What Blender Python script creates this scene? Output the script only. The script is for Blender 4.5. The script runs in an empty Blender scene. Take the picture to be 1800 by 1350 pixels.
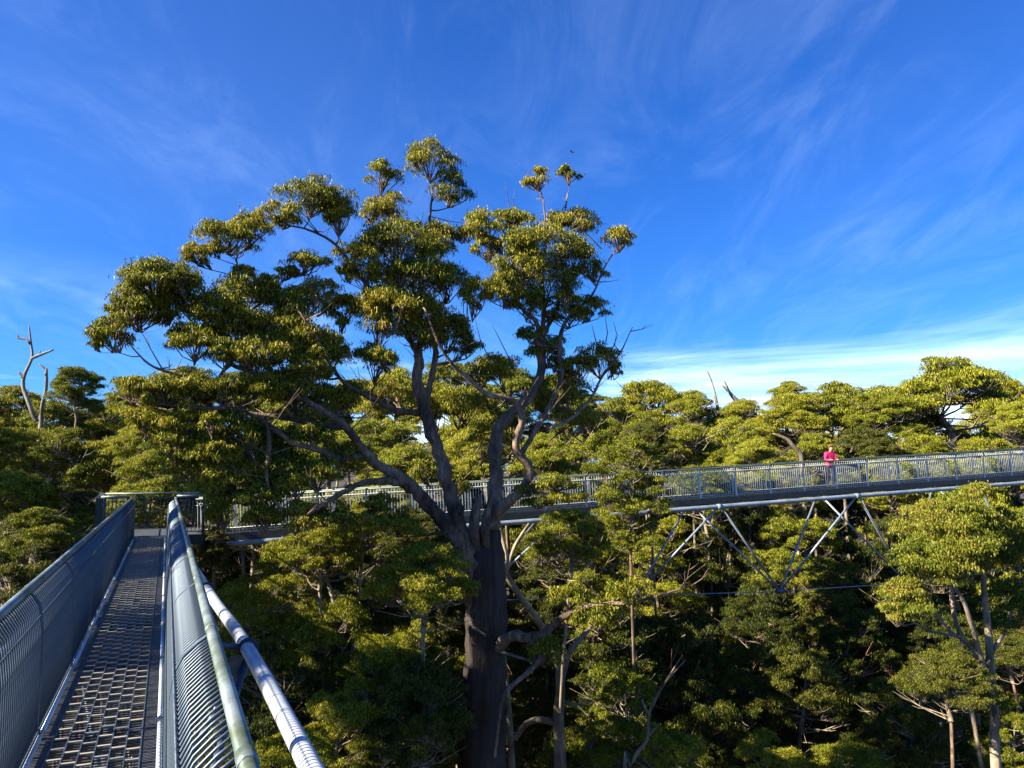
import bpy, bmesh, math, random
import numpy as np
from mathutils import Vector, Matrix, Euler

sc = bpy.context.scene
col = sc.collection
R = math.radians

# ------------------------------------------------------------------ camera
PITCH = math.atan(147.0 / 1350.0)
CAM = Vector((0.0, 0.0, 30.0))
cam_d = bpy.data.cameras.new('camera')
cam = bpy.data.objects.new('camera', cam_d)
col.objects.link(cam)
cam.location = CAM
cam.rotation_euler = (math.pi / 2 + PITCH, 0, 0)
cam_d.sensor_width = 36.0
cam_d.lens = 27.0
cam_d.clip_start = 0.05
cam_d.clip_end = 5000
sc.camera = cam

# ------------------------------------------------------------------ sky
SUN_EL, SUN_AZ = R(31), R(-110)      # azimuth from +Y, clockwise positive (so: from the left, a little behind)
world = bpy.data.worlds.new('World')
sc.world = world
world.use_nodes = True
wn, wl = world.node_tree.nodes, world.node_tree.links
for n in list(wn):
    wn.remove(n)
def WN(t, **k):
    n = wn.new(t)
    for a, b in k.items():
        setattr(n, a, b)
    return n
def wmath(op, a, b=None, c=None, clamp=False):
    n = WN('ShaderNodeMath', operation=op, use_clamp=clamp)
    for i, v in enumerate((a, b, c)):
        if v is None:
            continue
        if isinstance(v, (int, float)):
            n.inputs[i].default_value = v
        else:
            wl.new(v, n.inputs[i])
    return n.outputs[0]
sky = WN('ShaderNodeTexSky', sky_type='NISHITA')
sky.sun_disc = False
sky.sun_elevation = SUN_EL
sky.sun_rotation = SUN_AZ
sky.altitude = 200
sky.air_density = 1.0
sky.dust_density = 0.3
sky.ozone_density = 2.5
hs = WN('ShaderNodeHueSaturation')
hs.inputs['Saturation'].default_value = 1.12
hs.inputs['Value'].default_value = 1.0
wl.new(sky.outputs[0], hs.inputs['Color'])
deep = WN('ShaderNodeMix', data_type='RGBA', blend_type='MULTIPLY')      # deep polarised blue
deep.inputs[0].default_value = 1.0
deep.inputs[7].default_value = (0.22, 0.58, 1.18, 1)
wl.new(hs.outputs[0], deep.inputs[6])
tc = WN('ShaderNodeTexCoord')
sep = WN('ShaderNodeSeparateXYZ')
wl.new(tc.outputs['Generated'], sep.inputs[0])
zc = wmath('ADD', wmath('MAXIMUM', sep.outputs[2], 0.0), 0.16)
pxn = wmath('DIVIDE', sep.outputs[0], zc)
pyn = wmath('DIVIDE', sep.outputs[1], zc)
cmb = WN('ShaderNodeCombineXYZ')
wl.new(pxn, cmb.inputs[0]); wl.new(pyn, cmb.inputs[1])
def cloud_noise(rot, scale, loc, nscale, detail, rough, dist, lo, hi):
    mp = WN('ShaderNodeMapping')
    mp.inputs['Rotation'].default_value = (0, 0, rot)
    mp.inputs['Scale'].default_value = scale
    mp.inputs['Location'].default_value = loc
    wl.new(cmb.outputs[0], mp.inputs[0])
    nz = WN('ShaderNodeTexNoise')
    nz.inputs['Scale'].default_value = nscale
    nz.inputs['Detail'].default_value = detail
    nz.inputs['Roughness'].default_value = rough
    nz.inputs['Distortion'].default_value = dist
    wl.new(mp.outputs[0], nz.inputs['Vector'])
    mr = WN('ShaderNodeMapRange', interpolation_type='SMOOTHSTEP')
    mr.inputs['From Min'].default_value = lo
    mr.inputs['From Max'].default_value = hi
    wl.new(nz.outputs['Fac'], mr.inputs['Value'])
    return mr.outputs[0]
veil = cloud_noise(R(-60), (1.0, 0.5, 1), (18.91, 18.03, 0), 0.8, 5, 0.5, 0.4, 0.36, 0.75)      # broad thin veil
wisp = cloud_noise(R(-60), (2.3, 0.9, 1), (15.70, 22.24, 0), 1.4, 12, 0.66, 1.1, 0.42, 0.82)         # finer streaks
low = cloud_noise(R(8), (0.5, 0.75, 1), (18.77, 1.97, 0), 0.8, 9, 0.62, 0.6, 0.47, 0.70)         # cumulus low over the horizon
elev = sep.outputs[2]
lowmask = WN('ShaderNodeMapRange', interpolation_type='SMOOTHSTEP')
lowmask.inputs['From Min'].default_value = 0.25
lowmask.inputs['From Max'].default_value = 0.06
wl.new(elev, lowmask.inputs['Value'])
lowc = wmath('MULTIPLY', low, lowmask.outputs[0])
f1 = wmath('ADD', wmath('MULTIPLY', veil, 0.02), wmath('MULTIPLY', wisp, 0.058))
fac = wmath('ADD', f1, wmath('MULTIPLY', lowc, 0.72), clamp=True)
mixc = WN('ShaderNodeMix', data_type='RGBA')
wl.new(fac, mixc.inputs[0])
wl.new(deep.outputs[2], mixc.inputs[6])
mixc.inputs[7].default_value = (9.5, 12.0, 15.0, 1)
bg = WN('ShaderNodeBackground')
bg.inputs['Strength'].default_value = 0.05
wl.new(mixc.outputs[2], bg.inputs['Color'])
wo = WN('ShaderNodeOutputWorld')
wl.new(bg.outputs[0], wo.inputs['Surface'])

# ------------------------------------------------------------------ sun
sun_d = bpy.data.lights.new('sun', 'SUN')
sun_d.energy = 5.0
sun_d.angle = R(0.53)
sun_d.color = (1.0, 0.90, 0.72)
sun = bpy.data.objects.new('sun', sun_d)
col.objects.link(sun)
to_sun = Vector((math.sin(SUN_AZ) * math.cos(SUN_EL), math.cos(SUN_AZ) * math.cos(SUN_EL), math.sin(SUN_EL)))
sun.rotation_euler = to_sun.to_track_quat('Z', 'Y').to_euler()
sun.location = (-40, -20, 70)

vs = sc.view_settings
vs.view_transform = 'Standard'
vs.look = 'None'
vs.gamma = 1.0
vs.exposure = 1.9
sc.cycles.max_bounces = 5
sc.cycles.diffuse_bounces = 1
sc.cycles.glossy_bounces = 2
sc.cycles.transmission_bounces = 2
sc.cycles.transparent_max_bounces = 4
sc.cycles.caustics_reflective = False
sc.cycles.caustics_refractive = False

# ------------------------------------------------------------------ helpers
def P(px, py, D):
    """world point seen at photograph pixel (px,py) standing D metres out along the view axis"""
    a = (px - 900.0) / 1350.0 * D
    b = (675.0 - py) / 1350.0 * D
    c, s = math.cos(PITCH), math.sin(PITCH)
    return Vector((a, D * c - b * s, CAM.z + D * s + b * c))

def tag(o, label=None, cat=None, group=None, kind=None):
    if label: o['label'] = label
    if cat: o['category'] = cat
    if group: o['group'] = group
    if kind: o['kind'] = kind
    return o

def empty(name, loc, rot=(0, 0, 0)):
    o = bpy.data.objects.new(name, None)
    o.empty_display_size = 0.3
    col.objects.link(o)
    o.location = loc
    o.rotation_euler = rot
    return o

def link(name, me, parent=None, loc=(0, 0, 0), rot=None, scale=None):
    o = bpy.data.objects.new(name, me)
    col.objects.link(o)
    o.parent = parent
    o.location = loc
    if rot is not None: o.rotation_euler = rot
    if scale is not None: o.scale = scale
    return o

class MB:
    """collects boxes and tubes; build() makes one mesh"""
    def __init__(s):
        s.v, s.f, s.sm = [], [], []
    def box(s, x0, x1, y0, y1, z0, z1, M=None):
        b = len(s.v)
        for z in (z0, z1):
            for (x, y) in ((x0, y0), (x1, y0), (x1, y1), (x0, y1)):
                p = Vector((x, y, z))
                s.v.append(M @ p if M else p)
        for q in ((0, 3, 2, 1), (4, 5, 6, 7), (0, 1, 5, 4), (1, 2, 6, 5), (2, 3, 7, 6), (3, 0, 4, 7)):
            s.f.append(tuple(b + i for i in q)); s.sm.append(False)
        return s
    def tube(s, pts, rad, n=8, cap=True, flute=None, rng=None):
        pts = [Vector(p) for p in pts]
        m = len(pts)
        if not hasattr(rad, '__len__'): rad = [rad] * m
        t = (pts[1] - pts[0]).normalized()
        a = t.orthogonal().normalized()
        b0 = len(s.v)
        for i in range(m):
            if i == 0: d = pts[1] - pts[0]
            elif i == m - 1: d = pts[-1] - pts[-2]
            else: d = pts[i + 1] - pts[i - 1]
            if d.length < 1e-9: d = t
            d = d.normalized()
            a = (a - d * a.dot(d))
            if a.length < 1e-6: a = d.orthogonal()
            a = a.normalized()
            c = d.cross(a)
            for k in range(n):
                ang = 2 * math.pi * k / n
                r = rad[i]
                if flute: r *= flute(i, ang)
                s.v.append(pts[i] + (a * math.cos(ang) + c * math.sin(ang)) * r)
        for i in range(m - 1):
            for k in range(n):
                k2 = (k + 1) % n
                s.f.append((b0 + i * n + k, b0 + i * n + k2, b0 + (i + 1) * n + k2, b0 + (i + 1) * n + k)); s.sm.append(True)
        if cap:
            s.f.append(tuple(b0 + k for k in reversed(range(n)))); s.sm.append(False)
            s.f.append(tuple(b0 + (m - 1) * n + k for k in range(n))); s.sm.append(False)
        return s
    def mesh(s, name, mat):
        me = bpy.data.meshes.new(name)
        me.from_pydata([tuple(v) for v in s.v], [], s.f)
        me.polygons.foreach_set('use_smooth', s.sm)
        me.materials.append(mat)
        me.update()
        return me
    def build(s, name, mat, parent=None, **k):
        return link(name, s.mesh(name, mat), parent, **k)

def smooth(pts, rad, step=0.35):
    """Catmull-Rom through the points; radii follow"""
    P_ = [Vector(p) for p in pts]
    P_ = [P_[0] * 2 - P_[1]] + P_ + [P_[-1] * 2 - P_[-2]]
    op, orr = [], []
    for i in range(1, len(P_) - 2):
        p0, p1, p2, p3 = P_[i - 1:i + 3]
        n = max(2, int((p2 - p1).length / step) + 1)
        for k in range(n):
            t = k / n
            op.append(0.5 * ((2 * p1) + (p2 - p0) * t + (2 * p0 - 5 * p1 + 4 * p2 - p3) * t * t + (3 * p1 - p0 - 3 * p2 + p3) * t ** 3))
            orr.append(rad[i - 1] * (1 - t) + rad[i] * t)
    op.append(P_[-2]); orr.append(rad[-1])
    return op, orr

# ------------------------------------------------------------------ materials
def new_mat(name):
    m = bpy.data.materials.new(name)
    m.use_nodes = True
    nt = m.node_tree
    return m, nt, nt.nodes['Principled BSDF']

def ramp(nt, stops):
    r = nt.nodes.new('ShaderNodeValToRGB')
    e = r.color_ramp.elements
    while len(e) < len(stops): e.new(0.5)
    for i, (p, c) in enumerate(stops):
        e[i].position = p; e[i].color = (*c, 1)
    return r

def noise(nt, scale, detail=5, rough=0.6, coord='Object', mapscale=None):
    t = nt.nodes.new('ShaderNodeTexCoord')
    n = nt.nodes.new('ShaderNodeTexNoise')
    n.inputs['Scale'].default_value = scale
    n.inputs['Detail'].default_value = detail
    n.inputs['Roughness'].default_value = rough
    if mapscale:
        mp = nt.nodes.new('ShaderNodeMapping')
        mp.inputs['Scale'].default_value = mapscale
        nt.links.new(t.outputs[coord], mp.inputs[0])
        nt.links.new(mp.outputs[0], n.inputs['Vector'])
    else:
        nt.links.new(t.outputs[coord], n.inputs['Vector'])
    return n

def leaf_mat(name, dark, mid, light, tip, rough=0.52, trans=0.2, tipw=0.12, nscale=0.9):
    m, nt, b = new_mat(name)
    g = nt.nodes.new('ShaderNodeNewGeometry')
    oi = nt.nodes.new('ShaderNodeObjectInfo')
    nz = noise(nt, nscale, 3, 0.6)
    ad = nt.nodes.new('ShaderNodeMath'); ad.operation = 'MULTIPLY_ADD'
    nt.links.new(g.outputs['Random Per Island'], ad.inputs[0])
    ad.inputs[1].default_value = 0.95
    m2 = nt.nodes.new('ShaderNodeMath'); m2.operation = 'MULTIPLY_ADD'
    nt.links.new(nz.outputs['Fac'], m2.inputs[0]); m2.inputs[1].default_value = 0.75
    m3 = nt.nodes.new('ShaderNodeMath'); m3.operation = 'MULTIPLY_ADD'
    nt.links.new(oi.outputs['Random'], m3.inputs[0]); m3.inputs[1].default_value = 0.3; m3.inputs[2].default_value = -0.45
    nt.links.new(m3.outputs[0], m2.inputs[2])
    nt.links.new(m2.outputs[0], ad.inputs[2])
    r = ramp(nt, [(0.0, dark), (0.45, mid), (1.0 - tipw, light), (1.0, tip)])  # random leaf tones, spread wider to paint in shadow speckle and lit leaves
    nt.links.new(ad.outputs[0], r.inputs[0])
    nt.links.new(r.outputs[0], b.inputs['Base Color'])
    b.inputs['Roughness'].default_value = rough
    b.inputs['Specular IOR Level'].default_value = 0.22
    tr = nt.nodes.new('ShaderNodeBsdfTranslucent')
    br = nt.nodes.new('ShaderNodeMixRGB'); br.blend_type = 'MULTIPLY'; br.inputs[0].default_value = 1
    nt.links.new(r.outputs[0], br.inputs[1]); br.inputs[2].default_value = (1.3, 1.25, 0.5, 1)
    nt.links.new(br.outputs[0], tr.inputs[0])
    mx = nt.nodes.new('ShaderNodeMixShader'); mx.inputs[0].default_value = trans
    nt.links.new(b.outputs[0], mx.inputs[1]); nt.links.new(tr.outputs[0], mx.inputs[2])
    nt.links.new(mx.outputs[0], nt.nodes['Material Output'].inputs[0])
    return m

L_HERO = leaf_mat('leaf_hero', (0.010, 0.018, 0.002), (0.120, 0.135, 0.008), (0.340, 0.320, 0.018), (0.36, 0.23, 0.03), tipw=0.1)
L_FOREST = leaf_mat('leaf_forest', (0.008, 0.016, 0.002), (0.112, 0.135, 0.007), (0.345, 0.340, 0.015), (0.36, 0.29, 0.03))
L_SUNLIT = leaf_mat('leaf_sunlit', (0.022, 0.036, 0.003), (0.165, 0.190, 0.010), (0.400, 0.390, 0.022), (0.42, 0.35, 0.04))  # lighter leaf copy: sunshine on the lit crowns is in the colour
L_SHADED = leaf_mat('leaf_shaded', (0.004, 0.009, 0.0015), (0.024, 0.037, 0.004), (0.125, 0.138, 0.009), (0.21, 0.18, 0.02))  # darker leaf copy: the gully's shade is put into the colour
L_YOUNG = leaf_mat('leaf_young', (0.035, 0.058, 0.006), (0.130, 0.155, 0.012), (0.250, 0.250, 0.020), (0.32, 0.19, 0.05), tipw=0.07)

def bark_mat(name, c1, c2, c3, scale=(5, 5, 0.9), bump=0.5, rough=0.85, pos=(0.3, 0.55, 0.8)):
    m, nt, b = new_mat(name)
    nz = noise(nt, 2.2, 8, 0.65, mapscale=scale)
    big = noise(nt, 0.7, 3, 0.6)
    ad = nt.nodes.new('ShaderNodeMath'); ad.operation = 'MULTIPLY_ADD'
    nt.links.new(big.outputs['Fac'], ad.inputs[0]); ad.inputs[1].default_value = 1.0
    mm = nt.nodes.new('ShaderNodeMath'); mm.operation = 'MULTIPLY_ADD'
    nt.links.new(nz.outputs['Fac'], mm.inputs[0]); mm.inputs[1].default_value = 0.9; mm.inputs[2].default_value = -0.42
    nt.links.new(mm.outputs[0], ad.inputs[2])
    r = ramp(nt, [(pos[0], c1), (pos[1], c2), (pos[2], c3)])
    nt.links.new(ad.outputs[0], r.inputs[0])
    nt.links.new(r.outputs[0], b.inputs['Base Color'])
    b.inputs['Roughness'].default_value = rough
    bp = nt.nodes.new('ShaderNodeBump')
    bp.inputs['Strength'].default_value = bump
    bp.inputs['Distance'].default_value = 0.06
    nt.links.new(nz.outputs['Fac'], bp.inputs['Height'])
    nt.links.new(bp.outputs[0], b.inputs['Normal'])
    return m
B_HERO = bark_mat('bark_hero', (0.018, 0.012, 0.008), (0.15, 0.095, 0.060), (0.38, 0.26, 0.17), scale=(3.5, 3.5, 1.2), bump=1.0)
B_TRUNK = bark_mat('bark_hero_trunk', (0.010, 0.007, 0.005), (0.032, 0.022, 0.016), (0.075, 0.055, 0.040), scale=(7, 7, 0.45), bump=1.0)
B_PALE = bark_mat('bark_pale', (0.05, 0.038, 0.026), (0.20, 0.155, 0.10), (0.40, 0.32, 0.22), scale=(3, 3, 0.8), bump=0.35)
B_RED = bark_mat('bark_red', (0.06, 0.03, 0.018), (0.20, 0.10, 0.05), (0.34, 0.19, 0.10), scale=(6, 6, 0.5), bump=0.7)
B_DEAD = bark_mat('bark_dead', (0.07, 0.06, 0.05), (0.19, 0.165, 0.135), (0.33, 0.295, 0.25), scale=(8, 8, 0.6), bump=0.6)

def steel_mat(name, c1, c2, metal, rough, nscale=6.0, bump=0.05):
    m, nt, b = new_mat(name)
    nz = noise(nt, nscale, 6, 0.65)
    r = ramp(nt, [(0.35, c1), (0.68, c2)])
    nt.links.new(nz.outputs['Fac'], r.inputs[0])
    nt.links.new(r.outputs[0], b.inputs['Base Color'])
    b.inputs['Metallic'].default_value = metal
    rr = nt.nodes.new('ShaderNodeMapRange')
    rr.inputs['To Min'].default_value = rough - 0.1
    rr.inputs['To Max'].default_value = rough + 0.12
    nt.links.new(nz.outputs['Fac'], rr.inputs[0])
    nt.links.new(rr.outputs[0], b.inputs['Roughness'])
    return m
S_GALV = steel_mat('galvanised', (0.042, 0.064, 0.090), (0.105, 0.138, 0.178), 0.45, 0.45, 14.0)
S_PIPE = steel_mat('galvanised_pipe', (0.42, 0.47, 0.53), (0.62, 0.66, 0.70), 0.25, 0.4, 3.0)
S_RAIL = steel_mat('rail_mossy', (0.10, 0.125, 0.065), (0.30, 0.36, 0.37), 0.45, 0.33, 2.6)
S_DARK = steel_mat('weathered_steel', (0.018, 0.025, 0.027), (0.045, 0.056, 0.058), 0.0, 0.8)
S_BRIGHT = steel_mat('bright_baluster', (0.44, 0.46, 0.44), (0.60, 0.62, 0.58), 0.1, 0.45)
S_STRUT = steel_mat('strut_steel', (0.17, 0.215, 0.26), (0.32, 0.37, 0.42), 0.3, 0.42, 3.0)
S_BAR = steel_mat('gold_lit_bar', (0.34, 0.31, 0.23), (0.52, 0.47, 0.36), 0.2, 0.45, 9.0)  # golden sunlight on the cross bars is put into this warm colour
S_GREEN = steel_mat('dark_green_rail', (0.045, 0.065, 0.055), (0.09, 0.12, 0.105), 0.3, 0.45)
S_GRATE = steel_mat('deck_steel', (0.10, 0.11, 0.12), (0.20, 0.205, 0.21), 0.5, 0.45, 9.0)

# ------------------------------------------------------------------ ground
def gz(x, y):
    h = 5.0 + 0.24 * max(0.0, y - 32) if y < 112 else 24.2
    h += 0.10 * max(0.0, -x - 22) * (1 if y > 0 else 1)
    h += 0.8 * math.sin(x * 0.11 + 1.3) * math.cos(y * 0.09)
    return min(h, 27.0)
gx = [-2500, -900, -400, -200] + list(np.linspace(-130, 130, 66)) + [200, 400, 900, 2500]
gy = [-900, -300, -120] + list(np.linspace(-60, 150, 54)) + [220, 400, 900, 2500]
gv = [(x, y, gz(x, y)) for y in gy for x in gx]
nx = len(gx)
gf = [(j * nx + i, j * nx + i + 1, (j + 1) * nx + i + 1, (j + 1) * nx + i) for j in range(len(gy) - 1) for i in range(nx - 1)]
gm = bpy.data.meshes.new('ground')
gm.from_pydata(gv, [], gf)
mg, ntg, bgp = new_mat('forest_floor')
nzg = noise(ntg, 0.8, 8, 0.7)
rg = ramp(ntg, [(0.3, (0.020, 0.016, 0.010)), (0.55, (0.050, 0.040, 0.022)), (0.75, (0.045, 0.060, 0.018))])
ntg.links.new(nzg.outputs['Fac'], rg.inputs[0]); ntg.links.new(rg.outputs[0], bgp.inputs['Base Color'])
bgp.inputs['Roughness'].default_value = 0.95
gm.materials.append(mg)
tag(link('ground', gm), 'dark leaf litter of the forest floor in the gully', None, None, 'structure')

# ------------------------------------------------------------------ foliage
def leaf_mesh(name, pos, L, W, mat, rs, droop=1.05, spread=0.46):
    n = len(pos)
    d = rs.normal(0, spread, (n, 3)); d[:, 2] = d[:, 2] * 0.7 - droop
    d /= np.linalg.norm(d, axis=1, keepdims=True) + 1e-9
    w = np.cross(d, rs.normal(0, 1, (n, 3)))
    w /= np.linalg.norm(w, axis=1, keepdims=True) + 1e-9
    nn = np.cross(d, w)
    l = (L * rs.uniform(0.65, 1.3, (n, 1)))
    ww = (W * rs.uniform(0.7, 1.25, (n, 1))) * 0.5
    v = np.empty((n, 3, 3), dtype=np.float32)
    v[:, 0] = pos + w * ww
    v[:, 1] = pos - w * ww + d * l * .12
    v[:, 2] = pos + d * l + nn * l * 0.15
    me = bpy.data.meshes.new(name)
    me.vertices.add(n * 3)
    me.vertices.foreach_set('co', v.reshape(-1))
    me.loops.add(n * 3)
    me.loops.foreach_set('vertex_index', np.arange(n * 3, dtype=np.int32))
    me.polygons.add(n)
    me.polygons.foreach_set('loop_start', np.arange(0, n * 3, 3, dtype=np.int32))
    me.materials.append(mat)
    me.update(calc_edges=True)
    return me

def clump_points(c, rx, rz, n, rs, tufts=None):
    """a dome of leaf tufts; returns leaf positions and the tuft centres"""
    k = tufts or int(16 + 10 * rs.random())
    u = rs.normal(0, 1, (k, 3)); u /= np.linalg.norm(u, axis=1, keepdims=True)
    u[:, 2] = np.where(rs.random(k) < .86, np.abs(u[:, 2]) * 1.2 - .05, -np.abs(u[:, 2]) * .4)
    rho = rs.uniform(0.5, 0.95, (k, 1))
    tc_ = np.array(c) + u * rho * np.array([rx, rx, rz])
    wt = rs.uniform(0.25, 1.6, k); wt /= wt.sum()
    idx = rs.choice(k, n, p=wt)
    e = rs.normal(0, 1, (n, 3)); e /= np.linalg.norm(e, axis=1, keepdims=True)
    e[:, 2] = np.abs(e[:, 2]) * 1.1 - 0.4
    rr = rs.uniform(0.3, 1.0, (n, 1)) ** 0.6 * np.where(rs.random((n, 1)) < .14, rs.uniform(1.1, 1.8, (n, 1)), 1.0)
    sg = 0.36
    pos = tc_[idx] + e * rr * np.array([rx * sg, rx * sg, max(rz, rx * 0.6) * sg])
    return pos, tc_

def grow(skel, clumps, rs, mb, base_r=0.03, n=6, twig_n=4, gnarl=0.12, twig_r=0.007, wood=None):
    """join each clump to the nearest wood below it, nearest first; skel: list of (point, radius)"""
    pts = [Vector(p) for p, r in skel]
    rad = [r for p, r in skel]
    todo = list(range(len(clumps)))
    rnd = random.Random(int(rs.integers(1 << 30)))
    while todo:
        best = None
        arr = np.array([tuple(p) for p in pts])
        for i in todo:
            c, rx, rz, tfs = clumps[i]
            base = np.array(c) - np.array([0, 0, rz * 0.8])
            dv = base - arr
            dist = np.linalg.norm(dv, axis=1)
            cost = dist + np.maximum(0, -dv[:, 2]) * 2.5
            j = int(np.argmin(cost))
            if best is None or cost[j] < best[0]: best = (cost[j], i, j)
        _, i, j = best
        todo.remove(i)
        c, rx, rz, tfs = clumps[i]
        c = Vector(c)
        a = pts[j]; b = c - Vector((0, 0, rz * 0.8))
        ln = (b - a).length
        mid1 = a.lerp(b, 0.35) + Vector((rnd.uniform(-1, 1), rnd.uniform(-1, 1), rnd.uniform(-0.6, 0.3))) * ln * gnarl
        mid2 = a.lerp(b, 0.7) + Vector((rnd.uniform(-1, 1), rnd.uniform(-1, 1), rnd.uniform(-0.5, 0.4))) * ln * gnarl
        r0 = min(rad[j] * 0.8, base_r * (0.7 + 0.35 * ln))
        pp, rr = smooth([a, mid1, mid2, b], [r0, r0 * 0.8, r0 * 0.62, r0 * 0.45], step=max(0.25, ln / 6))
        mb.tube(pp, rr, n, cap=False)
        for q, r in list(zip(pp, rr))[1:]:
            pts.append(q); rad.append(r)
        for t in tfs[::(1 if len(tfs) < 20 else 2)]:
            t = Vector(t)
            s0 = pp[-1 - rnd.randint(0, max(0, len(pp) // 3))]
            m_ = s0.lerp(t, 0.5) + Vector((rnd.uniform(-1, 1), rnd.uniform(-1, 1), rnd.uniform(-1, 0))) * 0.1 * (t - s0).length
            mb.tube([s0, m_, t], [max(r0 * 0.42, twig_r * 1.6), max(r0 * 0.3, twig_r * 1.3), twig_r], twig_n, cap=False)

# ------------------------------------------------------------------ forest tree prototypes (crown radius 4 m)
def proto(kind, seed, leafm, dens=1.0, L=0.17, W=0.046):
    rs = np.random.default_rng(seed)
    Rr = 4.0
    cl = []
    if kind == 'umbrella':            # layered domes on spreading boughs
        H = 5.2
        N = 24
        for i in range(N):
            a = i * 2.399 + rs.uniform(-.3, .3)
            q = math.sqrt((i + .3) / N) * 2.9
            z = H * (1 - 0.5 * (q / 2.9) ** 2) - (0, .3, 1.5, 0, 2.6)[i % 5] - 0.6
            rx = rs.uniform(.75, 1.65)
            cl.append(((q * math.cos(a), q * math.sin(a), max(.9, z) + rs.uniform(-.3, .3)), rx, rx * rs.uniform(.48, .68)))
    elif kind == 'round':
        H = 5.6
        for i in range(20):
            a = i * 2.399 + rs.uniform(-.3, .3)
            el = math.asin(min(1, (i + .5) / 20 * 1.15 - .15))
            q = 2.9 * math.cos(el) * rs.uniform(.85, 1.05)
            z = 1.9 + 3.1 * math.sin(el) * rs.uniform(.85, 1.05)
            rx = rs.uniform(1.1, 1.6)
            cl.append(((q * math.cos(a), q * math.sin(a), z), rx, rx * rs.uniform(.5, .65)))
    else:                              # tall: stacked, open
        H = 9.5
        for i in range(34):
            a = i * 2.399 + rs.uniform(-.5, .5)
            z = 0.4 + (H - 1.3) * (i + .5) / 34 + rs.uniform(-.4, .4)
            env = math.sin(math.pi * min(1, max(.08, (z + 1.2) / (H + 2.2)))) ** .7
            q = 3.1 * env * rs.uniform(.45, 1.0)
            rx = rs.uniform(.7, 1.6)
            cl.append(((q * math.cos(a), q * math.sin(a), z), rx, rx * rs.uniform(.5, .7)))
    pos, full = [], []
    for c, rx, rz in cl:
        n = int(3500 * dens * rx * max(rz, .5))
        p, t = clump_points(c, rx, rz, n, rs)
        pos.append(p); full.append((c, rx, rz, t))
    crown = leaf_mesh('crown_' + kind, np.concatenate(pos), L, W, leafm, rs)
    mb = MB()
    lead, lr = smooth([(0, 0, -.3), (rs.uniform(-.3, .3), rs.uniform(-.3, .3), H * .22), (rs.uniform(-.6, .6), rs.uniform(-.6, .6), H * .5), (rs.uniform(-.8, .8), rs.uniform(-.8, .8), H * .78)], [.2, .17, .11, .05], .5)
    mb.tube(lead, lr, 8, cap=False)
    grow(list(zip(lead, lr)), full, rs, mb, base_r=.05, n=5, twig_n=3, twig_r=.012)
    for k in range(26):               # bare pale boughs, forked
        a = rs.uniform(0, 6.28); z = rs.uniform(.05, .85) * H
        s0 = Vector(lead[int(len(lead) * min(.95, z / H))])
        q = rs.uniform(2.0, 4.4)
        e = Vector((math.cos(a) * q, math.sin(a) * q, z + rs.uniform(-.3, 1.2)))
        m_ = s0.lerp(e, .5) + Vector((rs.uniform(-.4, .4), rs.uniform(-.4, .4), -.3))
        mb.tube([s0, m_, e], [.065, .045, .014], 4, cap=False)
        for j in range(2):
            f = m_.lerp(e, rs.uniform(0, .6)); g_ = f + Vector((rs.uniform(-1, 1), rs.uniform(-1, 1), rs.uniform(.1, .9)))
            mb.tube([f, f.lerp(g_, .5) + Vector((0, 0, -.08)), g_], [.035, .024, .009], 3, cap=False)
    return crown, mb, H

TRUNKS = {}
def trunk_mesh(seed, mat, r=0.17):
    rs = np.random.default_rng(seed)
    mb = MB()
    w = [(0, 0)] + [(rs.uniform(-.95, .95), rs.uniform(-.95, .95)) for _ in range(4)] + [(0, 0)]
    pts = [(w[i][0], w[i][1], i * 4.0) for i in range(6)]
    pp, rr = smooth(pts, [r * 1.35, r * 1.05, r * .97, r * .9, r * .8, r * .7], step=1.0)
    ph = rs.uniform(0, 6)
    mb.tube(pp, rr, 10, flute=lambda i, a: 1 + .08 * math.sin(3 * a + ph + i * .2))
    return mb.mesh('trunk', mat)

PROTO = {}
def reg(key, kind, seed, leafm, barkm, trunkm=None, **k):
    crown, mb, H = proto(kind, seed, leafm, **k)
    PROTO[key] = (crown, mb.mesh('branchwork_' + key, barkm), H, [trunk_mesh(seed * 7 + i, trunkm or barkm) for i in range(2)])
reg('umb_a', 'umbrella', 11, L_FOREST, B_PALE)
reg('umb_b', 'umbrella', 12, L_FOREST, B_PALE)
reg('umb_c', 'umbrella', 13, L_SUNLIT, B_PALE)
reg('round_a', 'round', 21, L_FOREST, B_PALE)
reg('round_b', 'round', 22, L_SUNLIT, B_PALE)
reg('round_d', 'round', 23, L_SHADED, B_PALE, trunkm=B_HERO)
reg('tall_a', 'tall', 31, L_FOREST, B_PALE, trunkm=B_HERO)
reg('tall_b', 'tall', 32, L_SHADED, B_PALE, trunkm=B_HERO)
reg('tall_d', 'tall', 33, L_SHADED, B_RED)

trnd = random.Random(5)
def plant(name, px, py, w, D, key, label, group, cat='tree', squash=1.0):
    """tree whose crown top shows at (px,py), w photograph pixels wide, D metres out; rooted in the ground"""
    crown, br, H, trs = PROTO[key]
    s = w * D / 1350.0 / 8.0
    top = P(px, py, D)
    squash *= trnd.uniform(.85, 1.3)
    h = H * s * squash
    g = gz(top.x, top.y)
    zb = max(top.z - h, g + .5)
    root = empty(name, (top.x, top.y, g), (0, 0, trnd.uniform(0, 6.28)))
    tag(root, label, cat, group)
    tl = zb - g
    link('trunk', trs[trnd.randint(0, 1)], root, (0, 0, 0), None, (max(.35, s), max(.35, s), tl / 20.0))
    link('branchwork', br, root, (0, 0, tl), None, (s, s, s * squash))
    link('crown', crown, root, (0, 0, tl), None, (s, s, s * squash))
    return root

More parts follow.
